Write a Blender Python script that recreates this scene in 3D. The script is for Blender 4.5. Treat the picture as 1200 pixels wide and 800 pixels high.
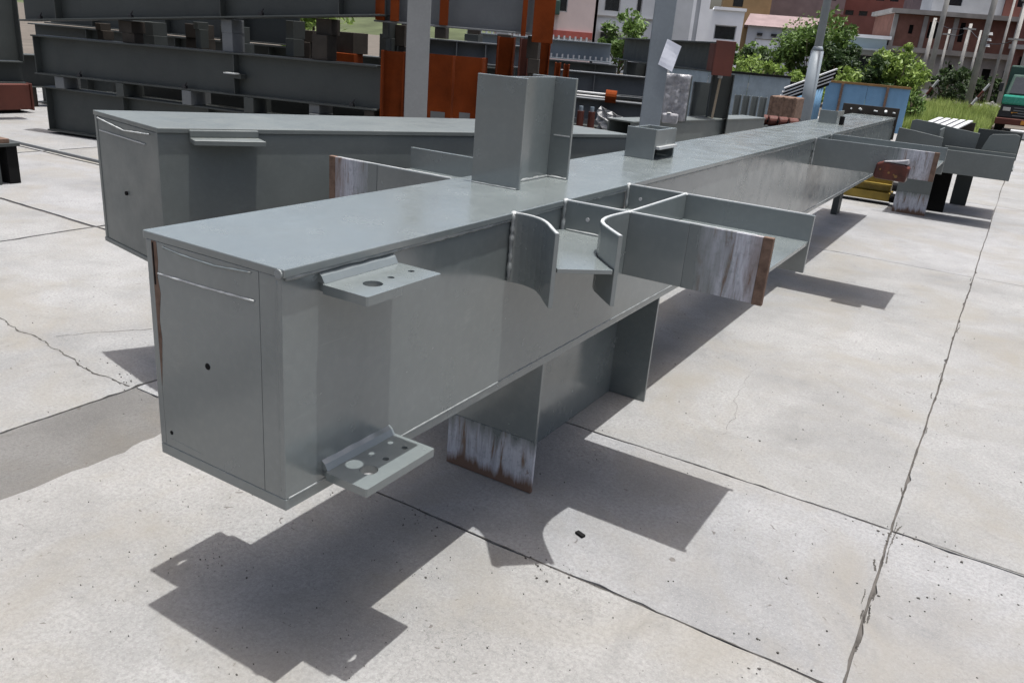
import bpy, math, random
from mathutils import Vector, Matrix
from mathutils.geometry import tessellate_polygon

random.seed(11)
for o in list(bpy.data.objects):
    bpy.data.objects.remove(o, do_unlink=True)
scene = bpy.context.scene
col = scene.collection

# ------------------------------------------------------------------ camera
cam_data = bpy.data.cameras.new("camera")
cam = bpy.data.objects.new("camera", cam_data)
col.objects.link(cam)
cam_data.sensor_width = 36.0
cam_data.lens = 28.62
cam_data.clip_start = 0.05
cam_data.clip_end = 2000.0
cam.matrix_world = Matrix(((0.84876, -0.246328, 0.467898, 1.266),
                           (0.522757, 0.257737, -0.812586, -1.196),
                           (0.079568, 0.934288, 0.347526, 1.650),
                           (0, 0, 0, 1)))
scene.camera = cam

# ------------------------------------------------------------------ sky, sun, exposure
SUN_TRAVEL = Vector((-0.098, -0.004, -1.0)).normalized()
world = bpy.data.worlds.new("World")
scene.world = world
world.use_nodes = True
wn = world.node_tree.nodes
sky = wn.new("ShaderNodeTexSky")
sky.sky_type = 'NISHITA'
sky.sun_disc = False
sky.sun_elevation = math.radians(84.4)
sky.sun_rotation = math.radians(90)
sky.air_density = 1.0
sky.dust_density = 7.0
sky.ozone_density = 1.0
hazy = wn.new("ShaderNodeHueSaturation")        # milky, hazy noon sky
hazy.inputs["Saturation"].default_value = 1.0
world.node_tree.links.new(sky.outputs[0], hazy.inputs["Color"])
world.node_tree.links.new(hazy.outputs[0], wn["Background"].inputs[0])
wn["Background"].inputs[1].default_value = 0.142
sun_data = bpy.data.lights.new("sun", 'SUN')
sun_data.energy = 4.8
sun_data.angle = math.radians(0.5)
sun_data.color = (1.0, 0.985, 0.965)
sun = bpy.data.objects.new("sun", sun_data)
col.objects.link(sun)
sun.rotation_euler = SUN_TRAVEL.to_track_quat('-Z', 'Y').to_euler()
sun.location = (0, 0, 20)
scene.view_settings.view_transform = 'Standard'
scene.view_settings.look = 'None'
scene.view_settings.exposure = 0.47
scene.view_settings.gamma = 1.0
scene.view_settings.use_curve_mapping = False


# ------------------------------------------------------------------ helpers
class MB:
    def __init__(s):
        s.v = []; s.f = []; s.slots = None

    def add(s, vs, fs):
        n = len(s.v)
        s.v += [tuple(p) for p in vs]
        s.f += [tuple(i + n for i in f) for f in fs]
        return s

    def box(s, x0, x1, y0, y1, z0, z1):
        return s.add([(x0, y0, z0), (x1, y0, z0), (x1, y1, z0), (x0, y1, z0), (x0, y0, z1), (x1, y0, z1), (x1, y1, z1), (x0, y1, z1)],
                     [(0, 3, 2, 1), (4, 5, 6, 7), (0, 1, 5, 4), (1, 2, 6, 5), (2, 3, 7, 6), (3, 0, 4, 7)])

    def obox(s, o, a, b, c):
        """box from corner o along vectors a, b, c (right-handed)"""
        o, a, b, c = Vector(o), Vector(a), Vector(b), Vector(c)
        if a.cross(b).dot(c) < 0: a, b = b, a
        return s.add([o, o + a, o + a + b, o + b, o + c, o + a + c, o + a + b + c, o + b + c],
                     [(0, 3, 2, 1), (4, 5, 6, 7), (0, 1, 5, 4), (1, 2, 6, 5), (2, 3, 7, 6), (3, 0, 4, 7)])

    def prism(s, pts, z0, z1, holes=()):
        loops = [[Vector((p[0], p[1], 0)) for p in pts]] + [[Vector((p[0], p[1], 0)) for p in h] for h in holes]
        tris = tessellate_polygon(loops)
        flat = [p for l in loops for p in l]
        n = len(flat)
        vs = [(p.x, p.y, z1) for p in flat] + [(p.x, p.y, z0) for p in flat]
        fs = []
        for t in tris:
            a, b, c = [flat[i] for i in t]
            if (b - a).cross(c - a).z < 0: t = (t[0], t[2], t[1])
            fs.append(tuple(t)); fs.append((t[0] + n, t[2] + n, t[1] + n))
        k = 0
        for li, l in enumerate(loops):
            m = len(l)
            area = sum(l[i].x * l[(i + 1) % m].y - l[(i + 1) % m].x * l[i].y for i in range(m))
            rev = (area < 0) != (li > 0)
            for i in range(m):
                a, b = k + i, k + (i + 1) % m
                q = (a, a + n, b + n, b)
                fs.append(q[::-1] if rev else q)
            k += m
        return s.add(vs, fs)

    def strip(s, pts, th, z0, z1):
        """vertical plate following a plan polyline"""
        L, R_ = [], []
        for i, p in enumerate(pts):
            a = Vector(pts[max(i - 1, 0)]); b = Vector(pts[min(i + 1, len(pts) - 1)])
            d = (b - a).normalized(); nrm = Vector((-d.y, d.x)) * th / 2
            L.append((p[0] + nrm.x, p[1] + nrm.y)); R_.append((p[0] - nrm.x, p[1] - nrm.y))
        return s.prism(R_ + L[::-1], z0, z1)

    def cyl(s, p0, p1, r0, r1=None, n=10, cap=True):
        p0, p1 = Vector(p0), Vector(p1)
        r1 = r0 if r1 is None else r1
        d = (p1 - p0).normalized()
        u = d.orthogonal().normalized(); w = d.cross(u)
        vs = []
        for p, r in ((p0, r0), (p1, r1)):
            for i in range(n):
                a = 2 * math.pi * i / n
                vs.append(p + (u * math.cos(a) + w * math.sin(a)) * r)
        fs = [(i, (i + 1) % n, n + (i + 1) % n, n + i) for i in range(n)]
        if cap: fs += [tuple(range(n))[::-1], tuple(range(n, 2 * n))]
        return s.add(vs, fs)

    def tube(s, pts, r, n=6):
        for a, b in zip(pts[:-1], pts[1:]):
            s.cyl(a, b, r if not callable(r) else r(), None, n)
        return s

    def build(s, name, m, parent=None, bevel=0.0, smooth=False):
        me = bpy.data.meshes.new(name)
        off = parent_origin(parent)
        me.from_pydata([(x - off[0], y - off[1], z - off[2]) for x, y, z in s.v], [], s.f)
        me.update()
        if smooth:
            me.polygons.foreach_set("use_smooth", [True] * len(me.polygons))
        o = bpy.data.objects.new(name, me)
        me.materials.append(m)
        col.objects.link(o)
        if parent: o.parent = parent
        if bevel:
            b = o.modifiers.new("bevel", 'BEVEL')
            b.width = bevel; b.segments = 2; b.limit_method = 'ANGLE'; b.angle_limit = math.radians(50)
        return o


ORG = {}
def parent_origin(p):
    v = Vector((0, 0, 0))
    while p:
        v = v + p.location; p = p.parent
    return v


def thing(name, label, cat, loc, group=None):
    o = bpy.data.objects.new(name, None)
    o.empty_display_size = 0.2
    col.objects.link(o); o.location = loc
    o["label"] = label; o["category"] = cat
    if group: o["group"] = group
    return o


def tag(o, label=None, cat=None, group=None, kind=None):
    if label: o["label"] = label
    if cat: o["category"] = cat
    if group: o["group"] = group
    if kind: o["kind"] = kind
    return o


def circle(cx, cy, r, n=16):
    return [(cx + r * math.cos(2 * math.pi * i / n), cy + r * math.sin(2 * math.pi * i / n)) for i in range(n)]


# ------------------------------------------------------------------ materials
class NT:
    def __init__(s, name):
        s.m = bpy.data.materials.new(name); s.m.use_nodes = True
        s.t = s.m.node_tree; s.b = s.t.nodes["Principled BSDF"]
        s.tc = s.t.nodes.new("ShaderNodeTexCoord")
        s.geo = s.t.nodes.new("ShaderNodeNewGeometry")
    def n(s, ty, **kw):
        x = s.t.nodes.new(ty)
        for k, v in kw.items(): setattr(x, k, v)
        return x
    def l(s, a, b): s.t.links.new(a, b)
    def coord(s, scale=(1, 1, 1), world=True):
        mp = s.n("ShaderNodeMapping"); mp.inputs["Scale"].default_value = scale
        s.l(s.geo.outputs["Position"] if world else s.tc.outputs["Object"], mp.inputs[0])
        return mp.outputs[0]
    def noise(s, scale, detail=4, rough=.55, vec=None, dist=0.0):
        x = s.n("ShaderNodeTexNoise"); x.inputs["Scale"].default_value = scale
        x.inputs["Detail"].default_value = detail; x.inputs["Roughness"].default_value = rough
        x.inputs["Distortion"].default_value = dist
        s.l(vec if vec else s.coord(), x.inputs["Vector"])
        return x.outputs["Fac"]
    def ramp(s, fac, stops, interp='LINEAR'):
        r = s.n("ShaderNodeValToRGB"); r.color_ramp.interpolation = interp
        e = r.color_ramp.elements
        while len(e) < len(stops): e.new(0.5)
        for x, (p, c) in zip(e, stops):
            x.position = p
            x.color = (c, c, c, 1) if not isinstance(c, (tuple, list)) else (*c, 1)
        s.l(fac, r.inputs[0])
        return r.outputs[0]
    def mix(s, fac, a, b, mode='MIX'):
        x = s.n("ShaderNodeMix"); x.data_type = 'RGBA'; x.blend_type = mode
        for sock, val in ((x.inputs["Factor"], fac), (x.inputs["A"], a), (x.inputs["B"], b)):
            if isinstance(val, bpy.types.NodeSocket): s.l(val, sock)
            elif isinstance(val, (tuple, list)): sock.default_value = (*val, 1)
            else: sock.default_value = val
        for i in x.inputs:
            pass
        # colour sockets of the RGBA mode are the last A/B pair
        ca = [i for i in x.inputs if i.type == 'RGBA']
        for sock, val in zip(ca, (a, b)):
            if isinstance(val, bpy.types.NodeSocket): s.l(val, sock)
            elif isinstance(val, (tuple, list)): sock.default_value = (*val, 1)
        return [o for o in x.outputs if o.type == 'RGBA'][0]
    def bump(s, h, strength, dist=0.01, chain=None):
        b = s.n("ShaderNodeBump"); b.inputs["Strength"].default_value = strength; b.inputs["Distance"].default_value = dist
        s.l(h, b.inputs["Height"])
        if chain: s.l(chain, b.inputs["Normal"])
        return b.outputs[0]
    def done(s, color=None, rough=None, normal=None, spec=None, metal=None):
        B = s.b.inputs
        def put(sock, v):
            if isinstance(v, bpy.types.NodeSocket): s.l(v, sock)
            elif isinstance(v, (tuple, list)): sock.default_value = (*v, 1)
            else: sock.default_value = v
        if color is not None: put(B["Base Color"], color)
        if rough is not None: put(B["Roughness"], rough)
        if normal is not None: s.l(normal, B["Normal"])
        if spec is not None: put(B["Specular IOR Level"], spec)
        if metal is not None: put(B["Metallic"], metal)
        return s.m


def mul(c, k): return tuple(min(1, x * k) for x in c)


def paint(name, c, rough=.4, var=.16, spec=.5, big=1.2, fine=260, bump=.05, stain=None, scuff=False, coat=0.0, ior=None):
    t = NT(name)
    f = t.noise(big, 5, .6)
    base = t.ramp(f, [(.3, mul(c, 1 - var)), (.7, mul(c, 1 + var))])
    f2 = t.noise(38, 3, .6)
    base = t.mix(t.ramp(f2, [(.45, 0.0), (.8, .16)]), base, mul(c, 1.7))
    if scuff:   # chalky smears and faint overspray bands
        sm = t.noise(1.0, 5, .62, t.coord((3.5, 3.5, 14)), .8)
        base = t.mix(t.ramp(sm, [(.62, 0.0), (.80, .22)]), base, mul(c, 2.0))
        sc = t.noise(1.0, 3, .6, t.coord((2.2, 2.2, 130)))
        base = t.mix(t.ramp(sc, [(.72, 0.0), (.84, .22)]), base, mul(c, 2.4))
        sp_ = t.noise(34, 2, .5)
        base = t.mix(t.ramp(sp_, [(.775, 0.0), (.81, .7)]), base, (.10, .055, .035))
        dk = t.noise(1.0, 4, .6, t.coord((6, 6, 1.1)))
        base = t.mix(t.ramp(dk, [(.56, 0.0), (.75, .16)]), base, mul(c, .6))
    if stain:
        f3 = t.noise(5, 6, .7, dist=.4)
        base = t.mix(t.ramp(f3, [(.60, 0.0), (.72, .8)]), base, stain)
    rr = t.ramp(t.noise(7, 4, .6), [(.3, max(.05, rough - .07)), (.7, min(1, rough + .10))])
    nb = t.bump(t.noise(fine, 2, .5), bump, .004)
    nb = t.bump(t.noise(2.2, 2, .5), .018 if scuff else .05, .05, nb)
    if ior: t.b.inputs['IOR'].default_value = ior
    if coat:
        t.b.inputs["Coat Weight"].default_value = coat
        t.b.inputs["Coat Roughness"].default_value = .20
        t.b.inputs["Coat IOR"].default_value = 1.6
        t.l(nb, t.b.inputs["Coat Normal"])
    return t.done(base, rr, nb, spec)


def streaks(name, axis_scale, grey, axis=0, flip=False, lo=.20, hi=.62, rust=.5, tip=.80):
    """bare steel end: chalky runs and brown rust, the paint feathering out towards it"""
    t = NT(name)
    v = t.coord(axis_scale)
    a = t.noise(1.0, 6, .68, v, .35)
    b = t.noise(9, 6, .7)
    c1 = t.ramp(a, [(.27, (.115, .062, .042)), (.345, (.17, .125, .10)), (.385, (.26, .26, .28)), (.49, (.40, .41, .45)), (.59, (.29, .29, .31)), (.645, (.17, .12, .09)), (.72, (.11, .058, .038))])
    c2 = t.mix(t.ramp(b, [(.62, 0.0), (.70, .8)]), c1, (.12, .072, .05))
    c3 = t.mix(t.ramp(t.noise(60, 4, .6), [(.5, 0.0), (.75, .6)]), c2, mul(grey, 1.6))
    sep = t.n("ShaderNodeSeparateXYZ"); t.l(t.tc.outputs["Generated"], sep.inputs[0])
    x = sep.outputs[axis]
    if flip:
        m1 = t.n("ShaderNodeMath"); m1.operation = 'SUBTRACT'; m1.inputs[0].default_value = 1.0; t.l(x, m1.inputs[1]); x = m1.outputs[0]
    # rusty towards the very tip
    rt = t.n("ShaderNodeMath"); rt.operation = 'ADD'; t.l(x, rt.inputs[0])
    nz = t.n("ShaderNodeMath"); nz.operation = 'MULTIPLY_ADD'; t.l(t.noise(1.0, 5, .6, v), nz.inputs[0]); nz.inputs[1].default_value = .9; nz.inputs[2].default_value = -.45
    t.l(nz.outputs[0], rt.inputs[1])
    c4 = t.mix(t.ramp(rt.outputs[0], [(tip, 0.0), (tip + .18, rust)]), c3, (.125, .078, .056))
    fac = t.ramp(rt.outputs[0], [(lo, 0.0), (hi, 1.0)])
    c5 = t.mix(fac, grey, c4)
    return t.done(c5, t.ramp(fac, [(0, .27), (1, .75)]), t.bump(t.noise(90, 4, .7), .2, .004), t.ramp(fac, [(0, .9), (1, .3)]))


GREY = (.114, .131, .131)
M = {}
M['paint'] = paint('grey_green_paint', GREY, .20, .10, 1.0, bump=.0006, scuff=True, ior=1.55)
M['paint2'] = paint('grey_green_paint_dusty', (.092, .104, .100), .42, .16, .6, scuff=True)
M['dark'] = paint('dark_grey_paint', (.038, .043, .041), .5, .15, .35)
M['midgrey'] = paint('mid_grey_paint', (0.109, 0.116, 0.120), .5, .2, .4)
M['orange'] = paint('orange_primer', (.112, .023, .005), .85, .4, .08, 2.2, 200, .1, (.14, .035, .012))
M['redbrown'] = paint('red_brown_primer', (.075, .022, .015), .6, .25, .3, 2.0, 200, .1)
M['rust'] = paint('rusted_steel', (.125, .083, .062), .85, .4, .15, 22, 160, .4, (.05, .03, .022))
M['post'] = paint('pale_grey_post_paint', (0.165, 0.171, 0.171), .55, .12, .35, 1.5, 120, .08)
M['bluepost'] = paint('blue_grey_post_paint', (0.154, 0.177, 0.194), .5, .12, .4, 1.5, 120, .08)
M['weld'] = paint('weld_bead_paint', (0.188, 0.203, 0.203), .3, .3, .6, 30, 420, .4)
M['edge'] = paint('bright_plate_edge', (0.338, 0.352, 0.352), .3, .15, .5, 8, 300, .1)
M['streak_x'] = streaks('bare_steel_vertical_runs', (26, 26, 3.0), GREY)
M['streak_left'] = streaks('bare_steel_runs_leftward', (26, 26, 3.0), GREY, 0, True)
M['streak_lilac'] = streaks('bare_steel_chalky_runs', (22, 22, 2.2), GREY, 2, True, -.1, .30, 1.0, .70)
M['deepred'] = paint('oily_red_oxide', (0.064, 0.013, 0.006), .4, .5, .5, 12, 100, .3, (.02, .01, .008))
M['hole'] = paint('dark_hole', (0.009, 0.009, 0.009), .9, .1, .1)  # near-black; paints shade in holes and openings, also colours dark parts
M['yellow'] = paint('olive_yellow_paint', (0.188, 0.131, 0.017), .5, .35, .4, 5, 200, .1, (.06, .04, .02))
M['wrap'] = paint('silver_plastic_wrap', (0.239, 0.239, 0.251), .28, .35, .6, 14, 30, .9)
M['paper'] = paint('white_paper', (.72, .74, .80), .8, .03, .2)
M['white'] = paint('white_weathered_paint', (0.353, 0.359, 0.359), .7, .12, .3, 3)
M['plank'] = paint('pale_plank', (0.342, 0.348, 0.353), .7, .15, .3, 6)
M['tan'] = paint('tan_timber', (.26, .21, .15), .85, .25, .2, 6)
M['timber'] = paint('dunnage_timber', (.036, .031, .026), .85, .3, .2, 4)
M['teal'] = paint('teal_truck_paint', (0.017, 0.206, 0.143), .25, .08, .6)
M['darkgreen'] = paint('dark_green_canvas', (0.026, 0.056, 0.045), .7, .2, .3)
M['black'] = paint('black_plastic', (0.013, 0.013, 0.015), .5, .2, .4)
M['rubber'] = paint('tyre_rubber', (0.015, 0.015, 0.015), .85, .2, .2)
M['lamp'] = paint('headlamp_glass', (0.342, 0.342, 0.331), .15, .05, .8)
M['amber'] = paint('amber_lens', (0.413, 0.180, 0.015), .3, .1, .6)
M['glass'] = paint('window_glass', (0.015, 0.018, 0.021), .08, .2, .7)
M['bluesheet'] = paint('blue_corrugated_sheet', (.10, .20, .31), .5, .12, .4, 2)
M['palesheet'] = paint('pale_corrugated_sheet', (.15, .185, .21), .5, .2, .4, 3)
M['ochre'] = paint('ochre_rail', (0.171, 0.097, 0.035), .7, .3, .3, 3)
M['pinkwall'] = paint('pink_plaster', (.50, .42, .40), .9, .08, .15, .6, 40, .2)
M['redband'] = paint('red_tile_band', (.30, .08, .065), .8, .15, .2)
M['greywall'] = paint('pale_grey_plaster', (.40, .42, .44), .9, .12, .15, .5, 40, .2)
M['whitewall'] = paint('white_plaster', (.70, .72, .74), .9, .08, .15, .5, 40, .2)
M['brick'] = paint('brown_brick_wall', (.15, .078, .062), .95, .2, .1, 1.5, 20, .4)
M['concrete'] = paint('raw_concrete', (.24, .235, .225), .95, .22, .1, 1.2, 30, .3)
M['roofpink'] = paint('faded_tile_roof', (.19, .145, .145), .9, .15, .1, 1.0, 10, .4)
M['redwall'] = paint('red_brown_plaster', (.17, .078, .066), .9, .2, .1, .6)
M['tanwall'] = paint('tan_plaster', (.27, .19, .10), .9, .15, .1, .6)
M['bluewall'] = paint('blue_grey_plaster', (.36, .42, .45), .9, .12, .15, .6)
M['polecon'] = paint('weathered_pole_concrete', (.27, .265, .25), .9, .2, .1, 2)
M['bark'] = paint('bark', (0.068, 0.053, 0.038), .95, .3, .1, 9, 60, .5)
M['dirt'] = paint('packed_dirt', (0.091, 0.080, 0.068), .95, .25, .1, .7, 20, .5)
M['jointdirt'] = paint('joint_dirt', (0.068, 0.064, 0.060), .95, .4, .1, 8, 60, .5)
M['soil'] = paint('dark_debris', (0.056, 0.053, 0.049), .95, .3, .1)
M['hill'] = paint('hillside_scrub', (0.057, 0.068, 0.035), .95, .4, .1, .08, 2, .6)


def concrete_mat(name, c, seed):
    t = NT(name)
    v = t.n("ShaderNodeMapping"); v.inputs["Location"].default_value = (seed * 7.3, seed * 3.1, 0)
    t.l(t.geo.outputs["Position"], v.inputs[0]); v = v.outputs[0]
    oi = t.n("ShaderNodeObjectInfo")
    base = t.ramp(t.noise(.9, 7, .66, v), [(.32, mul(c, .72)), (.47, c), (.68, mul(c, 1.20))])
    base = t.mix(t.ramp(t.noise(4.5, 6, .65, v, .6), [(.42, 0.0), (.72, .5)]), base, mul(c, .72))
    base = t.mix(t.ramp(t.noise(70, 4, .7, v), [(.38, .55), (.58, 0.0)]), base, mul(c, .62))
    base = t.mix(t.ramp(t.noise(170, 3, .7, v), [(.54, .0), (.70, .7)]), base, mul(c, 1.3))
    # dark grit specks
    sp = t.noise(24, 2, .5, v, 1.2)
    base = t.mix(t.ramp(sp, [(.715, 0.0), (.745, .75)]), base, (.07, .06, .055))
    # hairline crazing
    vo = t.n("ShaderNodeTexVoronoi"); vo.feature = 'DISTANCE_TO_EDGE'; vo.inputs["Scale"].default_value = 9
    wv = t.n("ShaderNodeVectorMath"); wv.operation = 'ADD'
    nz = t.n("ShaderNodeTexNoise"); nz.inputs["Scale"].default_value = 6; nz.inputs["Detail"].default_value = 5
    t.l(v, nz.inputs["Vector"]); t.l(v, wv.inputs[0]); t.l(nz.outputs["Color"], wv.inputs[1]); t.l(wv.outputs[0], vo.inputs["Vector"])
    crz = t.ramp(vo.outputs["Distance"], [(.0, 1.0), (.03, 0.0)])
    msk = t.ramp(t.noise(1.6, 3, .6, v), [(.46, 0.0), (.64, .6)])
    cm = t.n("ShaderNodeMath"); cm.operation = 'MULTIPLY'
    t.l(crz, cm.inputs[0]); t.l(msk, cm.inputs[1])
    base = t.mix(cm.outputs[0], base, mul(c, .45))
    # warm water stain
    base = t.mix(t.ramp(t.noise(1.3, 5, .6, v, .8), [(.47, 0.0), (.70, .75)]), base, (c[0] * .84, c[1] * .79, c[2] * .70))
    base = t.mix(t.ramp(t.noise(2.6, 6, .7, v, 1.0), [(.58, 0.0), (.74, .45)]), base, mul(c, .55))
    nb = t.bump(t.noise(110, 5, .75, v), .55, .007)
    nb = t.bump(t.noise(26, 5, .7, v), .35, .010, nb)
    nb = t.bump(sp, .3, .01, nb)
    return t.done(base, .9, nb, .2)


M['slab'] = concrete_mat('concrete_slab_rough', (.212, .214, .211), 1)
M['slab2'] = concrete_mat('concrete_slab_smooth', (.216, .219, .221), 2)
M['slab3'] = concrete_mat('concrete_slab_warm', (.219, .219, .213), 3)
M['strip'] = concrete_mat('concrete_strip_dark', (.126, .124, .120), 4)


def leafmat(name, c1, c2, c3):
    t = NT(name)
    f = t.noise(1.4, 3, .6); g = t.noise(14, 2, .6)
    base = t.ramp(f, [(.34, c1), (.52, c2), (.70, c3)])
    base = t.mix(t.ramp(g, [(.4, 0.0), (.7, .6)]), base, c3)
    t.done(base, .55, None, .35)
    tr = t.n("ShaderNodeBsdfTranslucent"); t.l(base, tr.inputs[0])
    mx = t.n("ShaderNodeMixShader"); mx.inputs[0].default_value = .3
    t.l(t.b.outputs[0], mx.inputs[1]); t.l(tr.outputs[0], mx.inputs[2])
    t.l(mx.outputs[0], t.t.nodes["Material Output"].inputs[0])
    return t.m


M['leaf'] = leafmat('leaf_mid_green', (0.034, 0.068, 0.015), (0.072, 0.128, 0.025), (0.136, 0.212, 0.051))
M['leaf_dark'] = leafmat('leaf_dark_green', (0.015, 0.031, 0.012), (0.030, 0.055, 0.017), (0.055, 0.089, 0.030))
M['leaf_bright'] = leafmat('leaf_bright_green', (0.076, 0.128, 0.021), (0.145, 0.221, 0.043), (0.230, 0.306, 0.076))
M['grass'] = leafmat('grass_blades', (0.136, 0.196, 0.038), (0.212, 0.281, 0.068), (0.306, 0.357, 0.111))

# ------------------------------------------------------------------ ground and slabs
g = MB(); g.add([(-700, -60, -.035), (700, -60, -.035), (700, 900, -.035), (-700, 900, -.035)], [(0, 1, 2, 3)])
ground = g.build('ground', M['dirt']); tag(ground, kind='structure', label='packed earth ground reaching beyond the concrete yard')
bed = MB(); bed.box(-21, 7.6, -7, 29.1, -.034, -.010)
jb = bed.build('joint_bed', M['jointdirt'], ground)


def wav(key, q):
    """sideways wander of a joint line, the same for the slabs on both sides of it"""
    k = key * 12.7
    if abs(key + 1.465) < .01: return .020 * math.sin(q * 2.1 + k) + .012 * math.sin(q * 6.3) + .008 * math.sin(q * 17) + .005 * math.sin(q * 41) + .004 * math.sin(q * 77 + 1)
    if abs(key - 1.22) < .01: return .003 * math.sin(q * 2.1) + .0015 * math.sin(q * 9)
    return .0045 * math.sin(q * 3.1 + k) + .003 * math.sin(q * 8.3 + 2 * k) + .0018 * math.sin(q * 23 + 3 * k) + .001 * math.sin(q * 61 + 5 * k)


def slab(x0, x1, y0, y1, m, jx0=.003, jx1=.003, jy0=.003, jy1=.003, gap=.003, step=.05, x0gap=None, x1gap=None):
    """one cast slab whose arrises wander and chip"""
    rnd = random.Random(int((x0 * 13 + y0 * 7 + 500) * 100))
    near = x1 > -5 and x0 < 4.3 and y0 < 9
    nx = max(3, min(70, int((x1 - x0) / step))) if near else 6
    ny = max(3, min(120, int((y1 - y0) / step))) if near else 6
    def chipd(j):
        c = abs(rnd.gauss(0, j * .4))
        return c + (rnd.uniform(1.0, 3.0) * j if rnd.random() < .05 else 0)
    g0 = gap if x0gap is None else x0gap; g1 = gap if x1gap is None else x1gap
    pts = []
    for i in range(nx):
        q = x0 + (x1 - x0) * i / nx; pts.append((q + gap * (i == 0), y0 + gap + wav(y0, q) + (chipd(jy0) if i else 0)))
    for i in range(ny):
        q = y0 + (y1 - y0) * i / ny; pts.append((x1 - g1 + wav(x1, q) - (chipd(jx1) if i else 0), q + gap * (i == 0)))
    for i in range(nx):
        q = x1 - (x1 - x0) * i / nx; pts.append((q - gap * (i == 0), y1 - gap + wav(y1, q) - (chipd(jy1) if i else 0)))
    for i in range(ny):
        q = y1 - (y1 - y0) * i / ny; pts.append((x0 + g0 + wav(x0, q) + (chipd(jx0) if i else 0), q - gap * (i == 0)))
    b = MB(); b.prism(pts, -.0095, 0.0)
    return b.build('concrete_slab', m, ground)


# middle bay, the one the column lies over
slab(-1.465, 1.22, -3.4, .905, M['slab3'], 0, .004, .003, .003, x0gap=0)
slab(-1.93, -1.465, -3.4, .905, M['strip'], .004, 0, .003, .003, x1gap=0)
slab(-1.93, 1.22, .905, 1.925, M['slab2'], .004, .005, .003, .003)
slab(-1.93, 1.22, 1.925, 6.93, M['slab'], .004, .004, .003, .003)
slab(-1.93, 1.22, 6.93, 12.0, M['slab2'], .004, .004, .003, .003)
slab(-1.93, 1.22, 12.0, 17.0, M['slab'])
slab(-1.93, 1.22, 17.0, 23.0, M['slab2'])
slab(-1.93, 1.22, 23.0, 29.0, M['slab'])
# right bay
for i, (a, b_) in enumerate([(-3.4, 1.915), (1.915, 6.96), (6.96, 12.05), (12.05, 17), (17, 23), (23, 29)]):
    slab(1.22, 4.4, a, b_, M[['slab2', 'slab', 'slab2', 'slab', 'slab2', 'slab'][i]], .004, .004, .003, .003)
    slab(4.4, 7.5, a, b_, M[['slab', 'slab2'][i % 2]])
# left bays
ys = [-3.4, .95, 2.54, 4.17, 9.0, 14.0, 19.0, 24.0, 29.0]
xs = [-20.9, -14.6, -8.3, -4.75, -1.93]
for i in range(4):
    for k in range(8):
        if i == 3 and k == 0:
            slab(xs[i], xs[i + 1], -3.4, 2.54, M['slab'], .004, .006, .004, .01, .006); continue
        if i == 3 and k == 1: continue
        slab(xs[i], xs[i + 1], ys[k], ys[k + 1], M[['slab', 'slab2', 'slab3'][(i + k) % 3]], gap=.018 if k in (1, 2, 3) else .006)

# wandering crack and crumbled joint dirt, lying on the slabs
def ragged_band(path, w, m, name, z=.0014, parent=ground):
    pts = []
    L, R_ = [], []
    for i, p in enumerate(path):
        a = Vector(path[max(0, i - 1)]); b = Vector(path[min(i + 1, len(path) - 1)])
        d = (b - a).normalized(); n = Vector((-d.y, d.x))
        k = w * random.uniform(.15, 1.0)
        L.append((p[0] + n.x * k, p[1] + n.y * k)); R_.append((p[0] - n.x * k, p[1] - n.y * k))
    vs = [(x, y, z) for x, y in L + R_]
    n = len(path)
    b = MB(); b.add(vs, [(i, n + i, n + i + 1, i + 1) for i in range(n - 1)])
    return b.build(name, m, parent)


def wander(a, b, n, amp):
    """meandering line that keeps returning to the straight one"""
    pts = []
    d = Vector(b) - Vector(a); nn = Vector((-d.y, d.x)).normalized()
    ph = [random.uniform(0, 6.28) for _ in range(4)]
    L = d.length
    for i in range(n + 1):
        s_ = L * i / n
        k = amp * (1.2 * math.sin(s_ * 2.3 + ph[0]) + .8 * math.sin(s_ * 7.1 + ph[1]) + .45 * math.sin(s_ * 17 + ph[2]) + .3 * math.sin(s_ * 41 + ph[3])) + random.gauss(0, amp * .16)
        pts.append(tuple(Vector(a) + d * i / n + nn * k))
    return pts


ragged_band(wander((-3.3, 1.0), (-1.96, .89), 60, .016), .006, M['soil'], 'crack')
ragged_band(wander((-2.75, 1.02), (-2.5, 1.5), 24, .012), .0022, M['soil'], 'crack')
for k in range(30):
    y_ = -.2 + k * .26 + random.uniform(-.1, .1); l_ = random.uniform(.05, .18)
    x_ = 1.221 + random.gauss(0, .005)
    ragged_band(wander((x_, y_), (x_ + random.gauss(0, .006), y_ + l_), 16, .004), random.uniform(.001, .0045), M['soil'], 'crack')
for k in range(10):
    y_ = random.uniform(1.0, 1.95); x_ = 1.222 + random.gauss(0, .010)
    ragged_band(wander((x_, y_), (x_ + random.gauss(0, .012), y_ + random.uniform(.04, .10)), 12, .006), random.uniform(.0015, .005), M['soil'], 'crack')
ragged_band(wander((-.55, .905), (1.3, .905), 90, .002), .0032, M['soil'], 'crack')
ragged_band(wander((-1.2, 1.925), (2.2, 1.92), 120, .002), .0028, M['soil'], 'crack')
ragged_band(wander((.28, 3.35), (.40, 2.3), 40, .02), .0009, M['soil'], 'crack')
ragged_band(wander((-4.7, 3.3), (-2.4, 3.5), 40, .01), .004, M['soil'], 'crack')

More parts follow.
